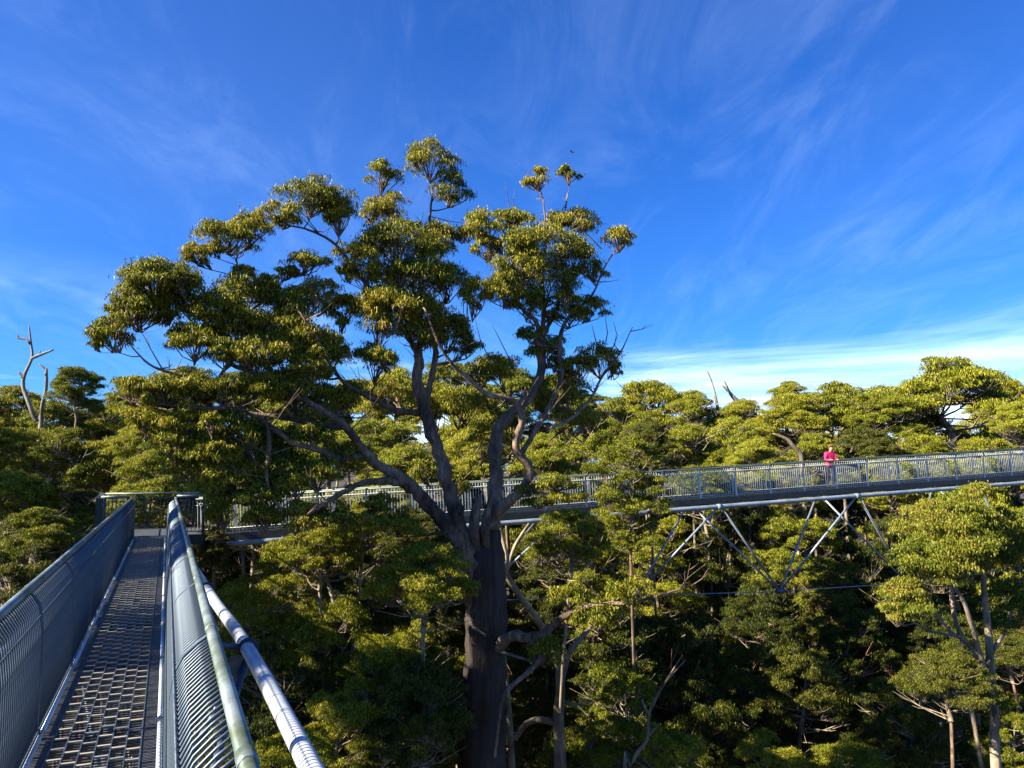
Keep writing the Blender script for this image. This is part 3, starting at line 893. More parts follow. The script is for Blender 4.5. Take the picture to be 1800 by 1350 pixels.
# foliage clusters: px, py, rx, ry, depth offset
HC = [(757, 288, 50, 34, .9), (672, 312, 34, 26, .2), (797, 336, 40, 34, 1.0), (685, 374, 46, 32, .2), (720, 400, 24, 14, .6),
 (548, 350, 60, 36, -1.2), (598, 378, 38, 44, -.8), (497, 380, 38, 28, -1.6), (400, 420, 58, 32, -1.6), (442, 408, 38, 36, -1.2), (350, 448, 30, 24, -2.0),
 (430, 482, 26, 16, -1.5), (543, 466, 44, 22, -1.0), (612, 446, 32, 18, -.6), (505, 480, 22, 12, -1.0),
 (272, 498, 66, 40, -2.4), (236, 532, 44, 42, -2.8), (322, 512, 44, 42, -2.0), (250, 555, 55, 35, -2.4), (200, 590, 42, 36, -3.0), (300, 545, 40, 30, -2.2),
 (432, 526, 70, 36, -1.4), (375, 552, 56, 40, -2.2), (470, 500, 30, 20, -1.0), (560, 528, 52, 34, -.8), (606, 548, 44, 30, -.4), (505, 545, 40, 36, -1.3),
 (700, 432, 78, 44, -.6), (640, 472, 42, 46, -1.0), (768, 432, 46, 40, .4), (812, 412, 32, 20, .6), (735, 495, 72, 46, -.4), (790, 498, 40, 40, .4), (690, 545, 62, 50, -.8), (745, 560, 50, 40, -.2), (665, 575, 40, 46, -.9),
 (850, 406, 46, 30, .2), (905, 388, 42, 22, .6), (855, 440, 30, 26, .2), (945, 318, 27, 22, 1.0), (1000, 308, 22, 18, 1.5),
 (950, 440, 72, 46, .2), (1005, 398, 56, 28, 1.4), (915, 470, 46, 44, -.2), (1012, 456, 46, 36, 1.2), (1088, 424, 32, 24, 1.3), (960, 500, 60, 44, .6), (1042, 480, 26, 20, 1.3),
 (885, 515, 46, 34, -.2), (835, 525, 34, 40, -.2), (925, 540, 44, 30, .2), (1035, 545, 40, 24, 1.3), (1000, 555, 44, 26, 1.0), (930, 588, 28, 18, .6),
 (420, 585, 80, 44, -1.9), (345, 602, 54, 34, -2.6), (480, 575, 56, 44, -1.2), (520, 600, 62, 46, -1.6), (570, 625, 56, 46, -1.3), (460, 630, 66, 38, -2.2), (395, 625, 50, 30, -2.6), (540, 655, 50, 30, -1.9),
 (735, 592, 54, 36, -.3), (790, 585, 42, 40, .4), (820, 610, 30, 24, .2), (660, 638, 46, 36, -.8), (1052, 636, 44, 34, 1.1), (1015, 650, 40, 26, .9), (880, 648, 50, 30, 1.2), (840, 660, 40, 26, 1.0), (960, 622, 42, 30, 1.0),
 (520, 690, 76, 36, -1.6), (450, 690, 60, 32, -2.2), (395, 690, 50, 28, -2.6), (345, 680, 56, 30, -2.9), (600, 700, 50, 30, -1.0),
 (980, 690, 54, 38, 1.5), (820, 715, 56, 40, 1.4), (760, 720, 40, 36, 1.6), (1010, 738, 46, 36, 1.6), (900, 745, 40, 30, 1.6), (690, 690, 46, 34, 1.0), (860, 770, 40, 30, 1.6),
 (440, 775, 64, 36, -2.6), (375, 800, 56, 36, -3.0), (500, 815, 50, 32, -2.4), (410, 850, 70, 40, -2.9), (470, 870, 50, 34, -2.8), (530, 850, 40, 26, -2.6), (385, 895, 36, 44, -2.9), (600, 800, 36, 24, -1.6),
 (235, 690, 44, 26, -3.2), (290, 690, 46, 28, -3.3), (255, 735, 44, 28, -3.2), (330, 740, 50, 30, -3.2), (300, 775, 44, 28, -3.2), (400, 745, 40, 26, -2.9), (545, 770, 40, 26, -2.4), (330, 830, 40, 28, -3.1), (560, 838, 48, 30, -2.4), (575, 905, 44, 24, -2.6), (668, 885, 34, 18, -1.8), (700, 920, 46, 28, -1.3), (640, 925, 44, 28, -2.0), (520, 915, 44, 30, -2.9), (455, 915, 40, 28, -3.0), (745, 830, 30, 22, .8), (800, 860, 30, 22, .8), (1000, 1050, 40, 26, -1.6), (1050, 1085, 46, 28, -1.8), (1110, 1040, 44, 26, -2.1), (960, 1150, 40, 26, -1.2), (930, 862, 36, 14, -.6), (975, 850, 44, 14, -.9), (1000, 872, 40, 14, -.9), (945, 885, 34, 12, -.6)]
for q in ((928, 846, -.5, 5), ):
    t_ = limb([(925, 850, -.5, 5), (945, 862, -.7, 4), (975, 866, -.9, 3)]); SK += t_
HC2 = []
for (px, py, rx, ry, d) in HC:
    HC2.append((px, py, rx * .95, ry * 1.08, d))
    for k in range(1 if rx > 40 else 0):
        a_ = rsH.uniform(0, 6.28)
        HC2.append((px + math.cos(a_) * rx * .8, py + math.sin(a_) * ry * .55 + ry * .15, rx * rsH.uniform(.3, .48), ry * rsH.uniform(.4, .6), d + rsH.uniform(-.6, .6)))
full = []
for (px, py, rx, ry, d) in HC2:
    D = HD + d
    c = HP(px, py, d)
    a, b = rx * D / 1350, ry * D / 1350
    n = int(2.15 * rx * ry + 350)
    pos, tf = clump_points(c, a, b, n, rsH, tufts=int(8 + rx * ry / 85))
    me = leaf_mesh('foliage_cluster', pos, .098, .025, L_HERO, rsH)
    tag(link('foliage_cluster', me, hero), kind='stuff')
    full.append((tuple(c), a, b, tf))
hbw = MB()
grow(SK, full, rsH, hbw, base_r=.040, n=6, twig_n=4, twig_r=.0105, gnarl=.12)
rr_ = random.Random(3)
for i in range(190):               # bare twigs
    p, r = SK[rr_.randrange(len(SK))]
    e = p + Vector((rr_.uniform(-1, 1), rr_.uniform(-1, 1), rr_.uniform(-.1, 1))) * rr_.uniform(.5, 1.3)
    m_ = p.lerp(e, .5) + Vector((rr_.uniform(-1, 1), rr_.uniform(-1, 1), -.3)) * .12
    hbw.tube([p, m_, e], [.018, .012, .004], 4, cap=False)
    e2 = m_ + (e - m_) * .5 + Vector((rr_.uniform(-1, 1), rr_.uniform(-1, 1), rr_.uniform(0, 1))) * .3
    hbw.tube([m_, m_.lerp(e2, .5), e2], [.010, .007, .003], 4, cap=False)
for (a, b, c) in (((890, 420), (895, 360), (888, 320)), ((1060, 440), (1020, 400), (1030, 330)), ((905, 410), (900, 380), (905, 330)), ((1065, 600), (1068, 585), (1062, 545)), ((1078, 610), (1085, 590), (1078, 565)), ((1050, 610), (1045, 590), (1040, 570)), ((780, 640), (800, 600), (820, 560)), ((870, 650), (845, 600), (835, 560)), ((905, 650), (880, 600), (865, 570))):
    hbw.tube([HP(*a, .9), HP(*b, .9), HP(*c, .9)], [.022, .016, .005], 4, cap=False)
hbw.build('branchwork', B_HERO, hero)

# ------------------------------------------------------------------ forest
T = plant
G_L, G_B, G_R, G_U, G_D, G_M = ('trees on the left slope', 'sunlit trees behind the giant', 'skyline trees on the right', 'trees below the far walkway', 'trees in the shaded gully', 'leafy trees below the giant')
# left slope
T('eucalyptus', 30, 676, 170, 50, 'umb_a', 'low skyline eucalyptus at the left picture edge behind the dead snags', G_L)
T('eucalyptus', 140, 646, 105, 38, 'umb_b', 'dark dome-topped tree on the left skyline just right of the dead snags', G_L)
T('eucalyptus', 205, 690, 150, 52, 'umb_a', 'small skyline tree left of the giant, seen under its lowest left limb', G_L)
T('eucalyptus', 95, 706, 170, 44, 'umb_b', 'tree on the left slope below the two dead snags', G_L)
T('eucalyptus', 25, 745, 170, 38, 'round_a', 'round bushy tree at the left edge halfway up the slope', G_L)
T('eucalyptus', 120, 750, 170, 36, 'umb_a', 'broad tree in the middle of the left slope with pale flat domes', G_L)
T('eucalyptus', 195, 775, 130, 40, 'umb_b', 'shaded tree on the left slope beside the sunlit yellow crowns', G_L)
T('eucalyptus', 20, 820, 170, 30, 'round_a', 'bushy round tree at the left edge, level with the platform', G_L)
T('eucalyptus', 120, 840, 170, 31, 'tall_b', 'dark tall tree left of the platform', G_L)
T('eucalyptus', 60, 890, 180, 26, 'umb_a', 'leafy tree above the left handrail near the picture edge', G_L)
T('eucalyptus', 165, 900, 120, 29, 'tall_a', 'leafy tree just left of the platform corner post', G_L)
T('eucalyptus', 30, 955, 190, 22, 'tall_b', 'dark tree crown close above the left handrail', G_L)
T('eucalyptus', -75, 720, 190, 44, 'umb_a', 'tree just beyond the left picture edge, high on the slope', G_L)
T('eucalyptus', -80, 800, 190, 37, 'tall_a', 'tree just beyond the left picture edge, level with the platform', G_L)
T('eucalyptus', -170, 735, 200, 47, 'tall_b', 'second tree beyond the left picture edge, high on the slope', G_L)
# sunlit, behind the giant
T('eucalyptus', 290, 668, 170, 40, 'umb_c', 'sunlit crown under the giant\'s far-left foliage', G_B)
T('eucalyptus', 265, 735, 140, 37, 'round_b', 'bright yellow-green crown left of the giant, above the walkway end', G_B)
T('eucalyptus', 340, 720, 170, 41, 'umb_c', 'bright flat-topped crown behind the giant\'s low left limbs', G_B)
T('eucalyptus', 265, 800, 160, 33, 'umb_c', 'sunlit crown of yellow domes above the platform railing', G_B)
T('eucalyptus', 215, 858, 120, 30, 'umb_c', 'small yellow dome-shaped tree directly behind the platform', G_B)
T('eucalyptus', 345, 808, 150, 35, 'round_b', 'bright tree right of the platform, behind its corner railing', G_B)
T('eucalyptus', 420, 765, 170, 42, 'round_b', 'sunlit crown behind the giant\'s hanging left foliage', G_B)
T('eucalyptus', 495, 745, 170, 44, 'umb_c', 'bright crown seen between the giant\'s left limbs', G_B)
T('eucalyptus', 580, 755, 160, 39, 'round_b', 'sunlit tree behind the giant\'s forking left limb', G_B)
T('eucalyptus', 660, 735, 160, 43, 'round_b', 'yellow-green crown just left of the giant\'s left stem', G_B)
T('eucalyptus', 720, 780, 150, 38, 'round_b', 'bright bush crown behind the giant\'s left stem', G_B)
T('eucalyptus', 810, 770, 140, 40, 'umb_c', 'sunlit crown between the giant\'s two stems', G_B)
T('eucalyptus', 850, 690, 180, 48, 'umb_a', 'tree behind the upper fork of the giant', G_B)
T('eucalyptus', 960, 770, 150, 37, 'umb_c', 'sunlit crown right of the giant\'s right stem, above the far walkway', G_B)
T('eucalyptus', 1020, 700, 150, 46, 'umb_a', 'tree just right of the giant\'s crown, below its lowest right foliage', G_B)
T('eucalyptus', 560, 850, 170, 31, 'tall_a', 'leafy tree behind the railing left of the giant', G_B)
T('eucalyptus', 660, 845, 170, 32, 'round_a', 'tree behind the railing between the giant\'s left limbs', G_B)
T('eucalyptus', 450, 850, 160, 30, 'round_b', 'bright round tree behind the railing right of the platform', G_B)
for i, (x, y, w, D, k, lab) in enumerate([(330, 655, 180, 47, 'umb_c', 'pale crown on the skyline behind the giant\'s leftmost limbs'), (425, 652, 170, 52, 'umb_a', 'skyline crown behind the giant\'s left foliage, second from the platform side'),
    (520, 660, 180, 50, 'umb_c', 'skyline crown behind the middle of the giant\'s left half'), (615, 668, 160, 53, 'umb_b', 'skyline crown left of the giant\'s upright left stem'), (700, 655, 170, 50, 'umb_c', 'skyline crown directly behind the giant\'s left stem'),
    (800, 640, 180, 52, 'umb_b', 'skyline crown between the giant\'s stems'), (905, 645, 180, 50, 'umb_a', 'skyline crown directly behind the giant\'s right stem'), (990, 655, 160, 50, 'umb_b', 'skyline crown behind the giant\'s slim outer right limb')]):
    T('eucalyptus', x, y, w, D, k, lab, G_B)
# right skyline
T('eucalyptus', 1082, 696, 130, 47, 'umb_a', 'first skyline crown right of the giant', G_R)
T('eucalyptus', 1150, 670, 160, 53, 'umb_b', 'skyline tree left of the pale dead spars', G_R)
T('eucalyptus', 1222, 684, 120, 50, 'umb_a', 'skyline tree with the pale dead spars rising behind it', G_R)
T('eucalyptus', 1310, 702, 130, 49, 'umb_b', 'thin low skyline tree right of the pale dead spars', G_R)
T('eucalyptus', 1390, 668, 110, 56, 'umb_a', 'small dark-topped tree on the skyline above the gap', G_R)
T('eucalyptus', 1385, 694, 170, 46, 'umb_b', 'flat-topped skyline tree up and left of the person', G_R)
T('eucalyptus', 1475, 668, 190, 48, 'umb_a', 'broad skyline crown straight above the person', G_R)
T('eucalyptus', 1560, 690, 150, 45, 'umb_b', 'crown left of the tallest right-hand tree', G_R)
T('eucalyptus', 1655, 626, 300, 48, 'umb_a', 'tallest and broadest tree on the right skyline with layered flat crown', G_R)
T('eucalyptus', 1770, 668, 170, 54, 'umb_b', 'skyline tree at the right picture edge behind the broad tall one', G_R)
T('eucalyptus', 1800, 700, 120, 38, 'round_b', 'rounded bright crown cut by the right picture edge', G_R)
T('eucalyptus', 1130, 735, 140, 43, 'umb_a', 'tree below the skyline left of the railing\'s brighter half', G_R)
T('eucalyptus', 1215, 745, 140, 41, 'umb_b', 'mid-slope crown above the left part of the bright railing', G_R)
T('eucalyptus', 1285, 742, 140, 42, 'umb_c', 'olive crown in the middle of the slope left of the person', G_R)
T('eucalyptus', 1330, 775, 130, 38, 'umb_c', 'bright dome crown directly above the railing left of the person', G_R)
T('eucalyptus', 1430, 760, 130, 41, 'umb_a', 'tree right behind the person', G_R)
T('eucalyptus', 1520, 752, 140, 42, 'round_d', 'dark tree up and right of the person', G_R)
T('eucalyptus', 1610, 765, 150, 43, 'umb_b', 'shaded tree under the tallest right-hand crown', G_R)
T('eucalyptus', 1710, 770, 150, 42, 'umb_b', 'shaded tree above the railing near the right edge', G_R)
T('eucalyptus', 1560, 800, 150, 40, 'round_b', 'bright bush seen through the railing right of the person', G_R)
T('eucalyptus', 1690, 805, 160, 40, 'round_b', 'bright bush seen through the railing near the right edge', G_R)
T('eucalyptus', 1240, 815, 140, 37, 'round_a', 'bush seen through the railing left of the person', G_R)
T('eucalyptus', 1380, 812, 140, 38, 'round_a', 'bush seen through the railing just left of the person', G_R)
T('eucalyptus', 1105, 765, 165, 25.2, 'tall_a', 'dark leafy tree in front of the railing right of the giant', G_R)
T('eucalyptus', 1135, 742, 120, 30, 'round_d', 'very dark crown behind the railing right of the giant', G_R)
# behind and below the far walkway
T('eucalyptus', 1040, 890, 160, 27, 'tall_a', 'leafy tree under the walkway just right of the giant\'s trunk', G_U)
T('eucalyptus', 1150, 905, 190, 37, 'tall_a', 'tree seen between the two left truss struts', G_U)
T('eucalyptus', 1270, 890, 180, 38, 'tall_b', 'tree behind the left bottom node of the truss', G_U)
T('eucalyptus', 1395, 895, 180, 36, 'tall_a', 'tree seen in the V of struts below the person', G_U)
T('eucalyptus', 1510, 910, 190, 37, 'tall_b', 'tree behind the struts below and right of the person', G_U)
T('eucalyptus', 1610, 880, 180, 38, 'tall_b', 'tree under the walkway behind the sunlit young tree', G_U)
T('eucalyptus', 1740, 870, 190, 38, 'tall_a', 'tree under the walkway at the right edge', G_U)
T('eucalyptus', 960, 930, 170, 33, 'tall_b', 'tree just right of the giant\'s trunk behind the struts', G_U)
T('eucalyptus', 830, 900, 170, 36, 'tall_b', 'dark tree behind the giant\'s fork', G_U)
T('eucalyptus', 700, 910, 180, 33, 'tall_b', 'tree below the walkway left of the giant\'s trunk', G_U)
# gully
T('gully_tree', 1060, 1010, 220, 27, 'tall_b', 'shaded tree under the pale limb right of the giant', G_D)
T('gully_tree', 1190, 1075, 230, 28, 'tall_d', 'shaded tree below the left truss node', G_D)
T('gully_tree', 1310, 1095, 190, 36, 'tall_d', 'dim tree below the right truss node', G_D)
T('gully_tree', 1430, 1060, 190, 40, 'tall_b', 'dim tree in the middle of the right gully', G_D)
T('gully_tree', 1530, 1080, 200, 36, 'tall_d', 'dim tree left of the sunlit young tree', G_D)
T('gully_tree', 1338, 1030, 150, 33.6, 'round_d', 'dark crown on top of the pale gully trunk', G_D)
T('gully_tree', 1462, 990, 150, 32.6, 'tall_d', 'dark crown on top of the reddish gully trunk', G_D)
T('gully_tree', 1420, 1200, 180, 31, 'round_d', 'low dark bush tree near the bottom right of centre', G_D)
T('gully_tree', 1550, 1210, 170, 27, 'tall_b', 'dark leafy tree at the bottom, left of the dark round one', G_D)
T('gully_tree', 1665, 1140, 170, 20, 'round_d', 'dark round-headed tree under the sunlit young tree', G_D)
T('gully_tree', 1280, 1210, 180, 27, 'tall_b', 'leafy tree at the bottom edge right of the pale trunks', G_D)
T('gully_tree', 1090, 1165, 170, 22, 'tall_a', 'green leafy tree at the bottom right of the giant\'s base', G_D)
T('gully_tree', 1010, 1220, 150, 26, 'tall_d', 'dark tree behind the pale trunk beside the giant', G_D)
T('gully_tree', 1180, 1270, 170, 20, 'tall_a', 'small green crown at the bottom edge right of centre', G_D)
T('gully_tree', 1350, 1290, 170, 24, 'tall_a', 'small leafy crown at the bottom edge under the truss', G_D)
T('gully_tree', 1490, 1300, 170, 24, 'round_a', 'low green crown at the bottom edge left of the slim pale stems', G_D)
T('gully_tree', 1780, 1230, 130, 24, 'tall_a', 'leafy crown at the lower right corner', G_D)
T('gully_tree', 1600, 1010, 180, 34, 'tall_b', 'shaded crown behind the sunlit young tree', G_D)
T('gully_tree', 1750, 1040, 200, 33, 'tall_d', 'shaded crown behind the slim pale stems at right', G_D)
T('gully_tree', 930, 1090, 180, 34, 'tall_d', 'dark tree behind the giant\'s lower right limb', G_D)
# below the giant, left
T('leafy_tree', 510, 945, 210, 24, 'tall_a', 'leafy crown right of the near handrail under the far walkway', G_M)
T('leafy_tree', 630, 950, 200, 25, 'tall_b', 'shaded crown in the band of leaves left of the giant\'s trunk', G_M)
T('leafy_tree', 745, 945, 200, 18.5, 'round_a', 'sunlit crown overlapping the left of the giant\'s trunk', G_M)
T('leafy_tree', 565, 905, 150, 21.5, 'round_a', 'leafy crown just under the far walkway railing, right of the near handrail', G_M)
T('leafy_tree', 640, 880, 130, 22, 'umb_a', 'small crown poking up before the far railing left of the giant', G_M)
T('leafy_tree', 725, 900, 130, 21.5, 'round_d', 'dark crown before the far railing beside the giant\'s left limb', G_M)
T('leafy_tree', 1000, 890, 150, 22.5, 'round_a', 'leafy crown before the far walkway just right of the giant\'s fork', G_M)
T('leafy_tree', 450, 1010, 200, 21, 'tall_a', 'leafy crown beside the white pipe\'s upper clamp', G_M)
T('leafy_tree', 580, 1045, 230, 21, 'tall_a', 'big leafy crown in the middle of the lower left thicket', G_M)
T('leafy_tree', 700, 1090, 210, 20, 'tall_a', 'leafy crown left of the giant\'s lower trunk', G_M)
T('leafy_tree', 500, 1130, 210, 19, 'tall_b', 'dark leafy crown right of the white pipe\'s lower clamp', G_M)
T('leafy_tree', 740, 1165, 190, 18, 'round_d', 'dark green mound of leaves against the giant\'s lower trunk', G_M)
T('leafy_tree', 610, 1200, 220, 18, 'tall_a', 'leafy crown at the bottom between pipe and giant', G_M)
T('leafy_tree', 520, 1270, 200, 16, 'tall_a', 'leafy crown at the bottom edge right of the white pipe', G_M)
T('leafy_tree', 700, 1290, 190, 17, 'tall_b', 'dark crown at the bottom edge left of the giant\'s base', G_M)
T('leafy_tree', 380, 900, 70, 23.2, 'tall_b', 'narrow dark leafy column in front of the railing beside the platform', G_M)

# trees left of the near walkway, their shade falls across it
def plant_at(name, x, y, top, width, key, label, group):
    crown, br, H, trs = PROTO[key]
    s = width / 8.0; g = gz(x, y)
    root = empty(name, (x, y, g), (0, 0, trnd.uniform(0, 6.28)))
    tag(root, label, 'tree', group)
    tl = top - H * s - g
    link('trunk', trs[0], root, (0, 0, 0), None, (max(.35, s), max(.35, s), tl / 20.0))
    link('branchwork', br, root, (0, 0, tl), None, (s, s, s))
    link('crown', crown, root, (0, 0, tl), None, (s, s, s))
G_S = 'trees standing left of the near walkway'
plant_at('shade_tree', -12.6, 7.6, 36.5, 6.0, 'umb_a', 'tree close to the left of the near walkway, shading its middle', G_S)
plant_at('shade_tree', -16.5, 12.4, 36.0, 6.0, 'umb_b', 'tree left of the near walkway, shading its far third', G_S)
plant_at('shade_tree', -20.5, 16.0, 35.5, 5.5, 'umb_a', 'tree left of the near walkway, shading the platform', G_S)
for x, y, top, w, k, lab in ((-31, 25, 38, 8, 'tall_a', 'tall tree left of the near walkway, nearest of the unseen row added to shade the left slope'), (-34, 32, 38.5, 8, 'tall_b', 'tall tree left of the near walkway, second of the unseen row added to shade the left slope'),
    (-38, 39, 39, 8, 'tall_a', 'tall tree left of the near walkway, third of the unseen row added to shade the left slope'), (-43, 46, 40, 8, 'tall_b', 'tall tree left of the near walkway, farthest of the unseen row added to shade the left slope')):
    plant_at('shade_tree', x, y, top, w, k, lab, G_S)  # row stands out of view, added to darken the left slope
# forest closing the view behind
frnd = random.Random(41)
ORD = 'first second third fourth fifth sixth seventh eighth ninth tenth eleventh twelfth thirteenth fourteenth fifteenth sixteenth seventeenth eighteenth nineteenth twentieth'.split() + ['twenty-' + w for w in 'first second third fourth fifth sixth'.split()]
for i in range(26):
    D = frnd.uniform(58, 78)
    T('eucalyptus', 20 + i * 70 + frnd.uniform(-25, 25), frnd.uniform(722, 765), frnd.uniform(130, 180), D, frnd.choice(['umb_a', 'umb_b', 'round_a', 'tall_a']), 'far hillside crown just below the skyline, ' + ORD[i] + ' from the left in its row', 'far hillside forest')
for i in range(26):
    D = frnd.uniform(44, 56)
    T('eucalyptus', 20 + i * 70 + frnd.uniform(-25, 25), frnd.uniform(800, 900), frnd.uniform(170, 220), D, frnd.choice(['tall_a', 'tall_b', 'round_d', 'tall_d']), 'mid-slope tree behind the walkways, ' + ORD[i] + ' from the left in its row', 'mid-slope forest')
for i in range(20):
    D = frnd.uniform(40, 52)
    T('eucalyptus', 420 + i * 70 + frnd.uniform(-25, 25), frnd.uniform(960, 1080), frnd.uniform(180, 230), D, frnd.choice(['tall_b', 'round_d', 'tall_d']), 'dim tree deep in the gully, ' + ORD[i] + ' from the left in its row', 'gully floor forest')

for i in range(16):
    T('understorey_tree', 880 + i * 60 + frnd.uniform(-20, 20), frnd.uniform(1060, 1290), frnd.uniform(130, 190), frnd.uniform(25, 33), frnd.choice(['round_d', 'tall_b', 'tall_d', 'round_a']), 'low bushy tree under the right walkway, ' + ORD[i] + ' from the left in its row', 'understorey of the right gully')
for i in range(8):
    T('understorey_tree', 410 + i * 52 + frnd.uniform(-18, 18), frnd.uniform(1080, 1300), frnd.uniform(120, 170), frnd.uniform(19, 25), frnd.choice(['round_a', 'tall_a', 'tall_b']), 'low bushy tree left of the giant\'s base, ' + ORD[i] + ' from the left in its row', 'understorey left of the giant')

# ------------------------------------------------------------------ young sunlit tree, lower right
rsY = np.random.default_rng(9)
yb = P(1742, 1500, 21)
young = empty('young_eucalyptus', (yb.x, yb.y, gz(yb.x, yb.y)))
tag(young, 'sunlit young eucalyptus with rounded crown on slim pale stems at lower right', 'tree')
YO = Vector(young.location)
def YP(px, py, d=0.0): return P(px, py, 21 + d) - YO
def ylimb(pts, name='stem'):
    q = [YP(*p[:3]) for p in pts]; r = [p[3] * 21 / 1350 for p in pts]
    pp, rr = smooth(q, r, .25)
    MB().tube(pp, rr, 10).build(name, B_PALE, young)
    return list(zip(pp, rr))
b0 = YP(1752, 1370, 0)
pp, rr = smooth([Vector((b0.x + .2, b0.y, -.4)), Vector((b0.x + .1, b0.y, b0.z * .5)), b0, YP(1748, 1250), YP(1742, 1180)], [.22, .17, .13, .11, .10], .4)
MB().tube(pp, rr, 10).build('trunk', B_PALE, young)
YS = ylimb([(1742, 1190, 0, 7), (1738, 1120, .1, 6), (1730, 1040, .2, 5), (1726, 980, .2, 4), (1715, 900, .1, 3)])
YS += ylimb([(1745, 1230, 0, 6), (1725, 1160, -.2, 5), (1705, 1090, -.4, 4), (1690, 1050, -.5, 3), (1650, 1000, -.6, 3)])
YS += ylimb([(1738, 1210, 0, 5), (1712, 1150, .3, 4), (1682, 1100, .5, 4), (1672, 1040, .6, 4), (1665, 980, .6, 3)])
YS += ylimb([(1700, 1130, .3, 3), (1660, 1100, .3, 3), (1630, 1045, .2, 2.5), (1610, 1000, .1, 2)])
YS += ylimb([(1690, 1120, .2, 2.5), (1640, 1110, -.2, 2), (1600, 1090, -.4, 1.8), (1580, 1070, -.5, 1.5)])
YS += ylimb([(1742, 1150, 0, 4), (1770, 1100, .2, 3), (1785, 1050, .3, 2)])
YC = [(1715, 875, 34, 26, 0), (1690, 905, 56, 40, 0), (1640, 935, 60, 46, -.2), (1610, 985, 46, 46, -.3), (1655, 990, 60, 46, -.6), (1720, 940, 56, 50, .2), (1690, 960, 50, 40, -.6), (1640, 1020, 50, 26, -.5),
 (1590, 1045, 40, 28, -.3), (1575, 1080, 34, 26, -.5), (1605, 1070, 34, 24, -.5), (1780, 930, 42, 40, .3), (1760, 970, 40, 40, .4), (1795, 985, 34, 40, .3), (1780, 1045, 44, 26, .3), (1795, 1075, 40, 30, .3), (1700, 1000, 44, 26, .2), (1765, 1100, 26, 20, .3), (1655, 950, 46, 40, .6)]
fullY, posY = [], []
for (px, py, rx, ry, d) in YC:
    c = YP(px, py, d); a, b = rx * 21 / 1350, ry * 21 / 1350
    pos, tf = clump_points(c, a, b, int(3.6 * rx * ry + 400), rsY, tufts=int(10 + rx * ry / 120))
    link('foliage_cluster', leaf_mesh('foliage_cluster', pos, .078, .027, L_YOUNG, rsY), young)
    fullY.append((tuple(c), a, b, tf))
ybw = MB(); grow(YS, fullY, rsY, ybw, base_r=.02, n=5, twig_n=3, twig_r=.005)
ybw.build('branchwork', B_PALE, young)

# ------------------------------------------------------------------ bare trunks and snags
def stem_tree(name, label, group, pts, D, mat, cat='tree', branches=(), cl=()):
    """pts: (px,py,rpx); continues straight down to the ground"""
    q = [P(p[0], p[1], D + (p[3] if len(p) > 3 else 0)) for p in pts]
    r = [p[2] * .72 * D / 1350 for p in pts]
    g = gz(q[0].x, q[0].y)
    root = empty(name, (q[0].x, q[0].y, g))
    tag(root, label, cat, group)
    q = [v - root.location for v in q]
    q.append(q[-1] + (q[-1] - q[-2]) * .45); r.append(r[-1] * .35)
    if q[0].z > .3:
        ext = q[0] + (q[0] - q[1]) * .8
        ext.z = max(ext.z, .2)
        q = [Vector((ext.x, ext.y, -.4)), Vector((ext.x, ext.y, ext.z * .5)), ext] + q; r = [r[0] * 1.4, r[0] * 1.25, r[0] * 1.1] + r
        if ext.z < 1.0: q.pop(1); r.pop(1)
    pp, rr = smooth(q, r, .3)
    MB().tube(pp, rr, 12, flute=lambda i, a: 1 + .07 * math.sin(3 * a + i * .1)).build('trunk', mat, root)
    for bpts in branches:
        qq = [P(p[0], p[1], D + (p[3] if len(p) > 3 else 0)) - root.location for p in bpts]
        pp, rr = smooth(qq, [p[2] * D / 1350 for p in bpts], .25)
        MB().tube(pp, rr, 8).build('branch', mat, root)
    return root
stem_tree('dead_snag', 'tall bleached dead snag with a forked bare top at far left', 'dead snags', [(62, 740, 5), (50, 705, 5), (41, 680, 4.5), (43, 660, 4), (52, 640, 3.4), (57, 625, 3.2), (54, 600, 2.5), (52, 580, 1.8)], 40, B_DEAD, 'dead tree',
          [[(55, 630, 3), (75, 622, 2.5), (94, 615, 1.5)], [(54, 604, 3), (46, 596, 2), (32, 594, 2), (31, 588, 1)], [(42, 665, 3), (36, 658, 2), (33, 655, 2)], [(70, 624, 1.5), (70, 616, 1)]])
stem_tree('dead_snag', 'short dark dead snag beside the tall bleached one', 'dead snags', [(72, 740, 4.5), (75, 710, 4.5), (80, 690, 4), (82, 665, 3.5), (80, 650, 2.5), (71, 642, 2)], 41, B_DEAD, 'dead tree', [[(81, 660, 3), (82, 650, 2), (81, 646, 1)]])
stem_tree('dead_snag', 'slim pale dead spar leaning left above the right skyline', 'dead snags', [(1268, 760, 6), (1262, 720, 4), (1256, 690, 3), (1250, 668, 2), (1245, 656, 1.5)], 50, B_DEAD, 'dead tree')
stem_tree('dead_snag', 'thick pale dead trunk sloping behind the crowns beside the slim spar', 'dead snags', [(1330, 760, 8), (1312, 730, 8), (1296, 706, 6), (1282, 690, 4), (1275, 674, 2.5)], 50.5, B_DEAD, 'dead tree', [[(1280, 688, 2), (1268, 676, 1.5)]])
stem_tree('bare_trunk', 'pale leaning trunk behind the railing left of the person', 'bare pale trunks', [(1412, 860, 6), (1408, 800, 6), (1396, 786, 5), (1384, 772, 4), (1366, 765, 3)], 37, B_PALE, 'tree trunk')
stem_tree('bare_trunk', 'sunlit pale trunk just right of the giant\'s base', 'bare pale trunks', [(985, 1345, 15), (982, 1260, 13), (985, 1200, 11), (970, 1130, 9), (890, 1010, 7, -1), (885, 960, 6, -1)], 24, B_PALE, 'tree trunk',
          [[(985, 1210, 6), (1000, 1150, 5), (1040, 1100, 4), (1080, 1050, 3)], [(975, 1270, 6), (950, 1265, 6), (925, 1272, 5), (905, 1300, 4)], [(984, 1230, 4), (1010, 1240, 3), (1045, 1230, 2)]])
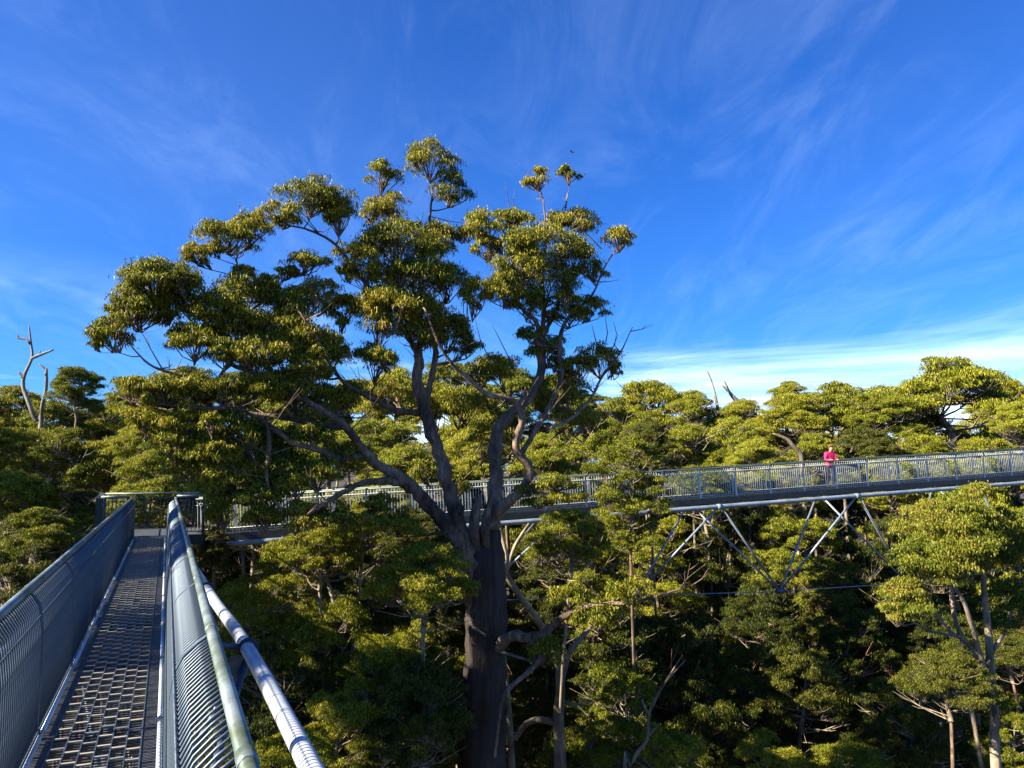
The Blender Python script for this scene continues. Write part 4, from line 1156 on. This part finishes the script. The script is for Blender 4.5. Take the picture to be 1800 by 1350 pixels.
stem_tree('bare_trunk', 'slim pale trunk hugging the right side of the giant\'s trunk', 'bare pale trunks', [(900, 1345, 8), (895, 1250, 7), (885, 1150, 7), (882, 1050, 6), (890, 985, 6), (880, 930, 4)], 22.3, B_PALE, 'tree trunk', [[(884, 1040, 4), (870, 1010, 4), (850, 1000, 3)], [(888, 1010, 4), (905, 960, 3), (930, 920, 2)]])
stem_tree('bare_trunk', 'pale trunk in the gully left of the reddish one', 'bare pale trunks', [(1348, 1330, 6), (1341, 1250, 6), (1340, 1180, 6), (1332, 1130, 5), (1336, 1090, 3)], 34, B_PALE, 'tree trunk')
stem_tree('bare_trunk', 'reddish sunlit trunk standing in the gully below the right truss node', 'bare pale trunks', [(1478, 1330, 9), (1474, 1240, 7), (1468, 1180, 6), (1465, 1110, 5), (1462, 1040, 4)], 33, B_RED, 'tree trunk')
stem_tree('bare_trunk', 'broad black trunk in the gully left of the reddish one', 'dark trunks', [(1420, 1345, 22), (1425, 1250, 18), (1435, 1150, 15), (1448, 1060, 12), (1452, 980, 9)], 36, B_TRUNK, 'tree trunk')
stem_tree('bare_trunk', 'slim pale stem slanting at the bottom right corner', 'bare pale trunks', [(1725, 1345, 5), (1712, 1270, 5), (1704, 1220, 4), (1695, 1160, 3), (1680, 1080, 2)], 23.5, B_PALE, 'tree trunk')
stem_tree('bare_trunk', 'pale stub of trunk among leaves right of the white pipe', 'bare pale trunks', [(594, 1130, 6), (589, 1070, 6), (582, 1040, 5), (570, 1005, 4), (560, 940, 3), (552, 890, 2)], 21.6, B_PALE, 'tree trunk')
stem_tree('bare_trunk', 'crooked brown trunk at the bottom left of the giant\'s base', 'dark trunks', [(632, 1345, 14), (634, 1290, 14), (645, 1240, 13), (638, 1210, 9)], 18.6, B_HERO, 'tree trunk', [[(632, 1290, 7), (618, 1265, 6), (612, 1240, 5), (616, 1225, 3)]])
stem_tree('bare_trunk', 'bare forked branchy stem at the bottom, right of centre', 'bare pale trunks', [(1108, 1348, 5), (1122, 1320, 5), (1138, 1300, 4), (1142, 1250, 4), (1160, 1215, 3), (1188, 1170, 2)], 19.5, B_PALE, 'tree trunk', [[(1138, 1295, 3), (1152, 1280, 2), (1158, 1276, 1)], [(1145, 1245, 3), (1165, 1205, 2), (1205, 1160, 1)], [(1142, 1260, 2), (1128, 1230, 1.5)]])

# ------------------------------------------------------------------ undergrowth: one leafy mass over the gully floor
rsU = np.random.default_rng(4)
cen = []
for i in range(900):
    y = rsU.uniform(26, 95); x = rsU.uniform(-.75, .8) * y
    cen.append((x, y, gz(x, y)))
pos = []
for c in cen:
    r = rsU.uniform(.6, 1.5)
    p, _ = clump_points((c[0], c[1], c[2] + .3), r, r * .8, 70, rsU, tufts=6)
    pos.append(p)
tag(link('undergrowth', leaf_mesh('undergrowth', np.concatenate(pos), .5, .16, L_SHADED, rsU, droop=-.3)), 'low dark leafy undergrowth covering the gully floor', 'undergrowth', None, 'stuff')

# ------------------------------------------------------------------ bird
bp = P(1005, 268, 60)
brd = empty('bird', bp, (0, 0, R(60)))
tag(brd, 'tiny dark bird flying in the blue sky above the giant', 'bird')
M_BIRD = flat('bird_feather', (.02, .02, .025))
MB().tube([(0, -.16, 0), (0, -.08, 0), (0, .02, 0), (0, .10, .01), (0, .15, .0)], [.008, .04, .05, .03, .006], 8).build('body', M_BIRD, brd)
for sg in (1, -1):
    w = MB(); w.v = [Vector(v) for v in ((sg * .03, -.05, .02), (sg * .03, .06, .02), (sg * .16, .05, .09), (sg * .3, -.03, .06), (sg * .15, -.05, .085), (sg * .03, -.05, .032), (sg * .03, .06, .032), (sg * .16, .05, .10), (sg * .3, -.03, .064), (sg * .15, -.05, .095))]
    w.f = [(0, 1, 2, 4), (4, 2, 3), (5, 9, 7, 6), (9, 8, 7), (0, 5, 6, 1), (1, 6, 7, 2), (2, 7, 8, 3), (3, 8, 9, 4), (4, 9, 5, 0)]; w.sm = [False] * 9
    w.build('wing', M_BIRD, brd)
MB().box(-.03, .03, -.24, -.14, -.004, .004).build('tail', M_BIRD, brd)
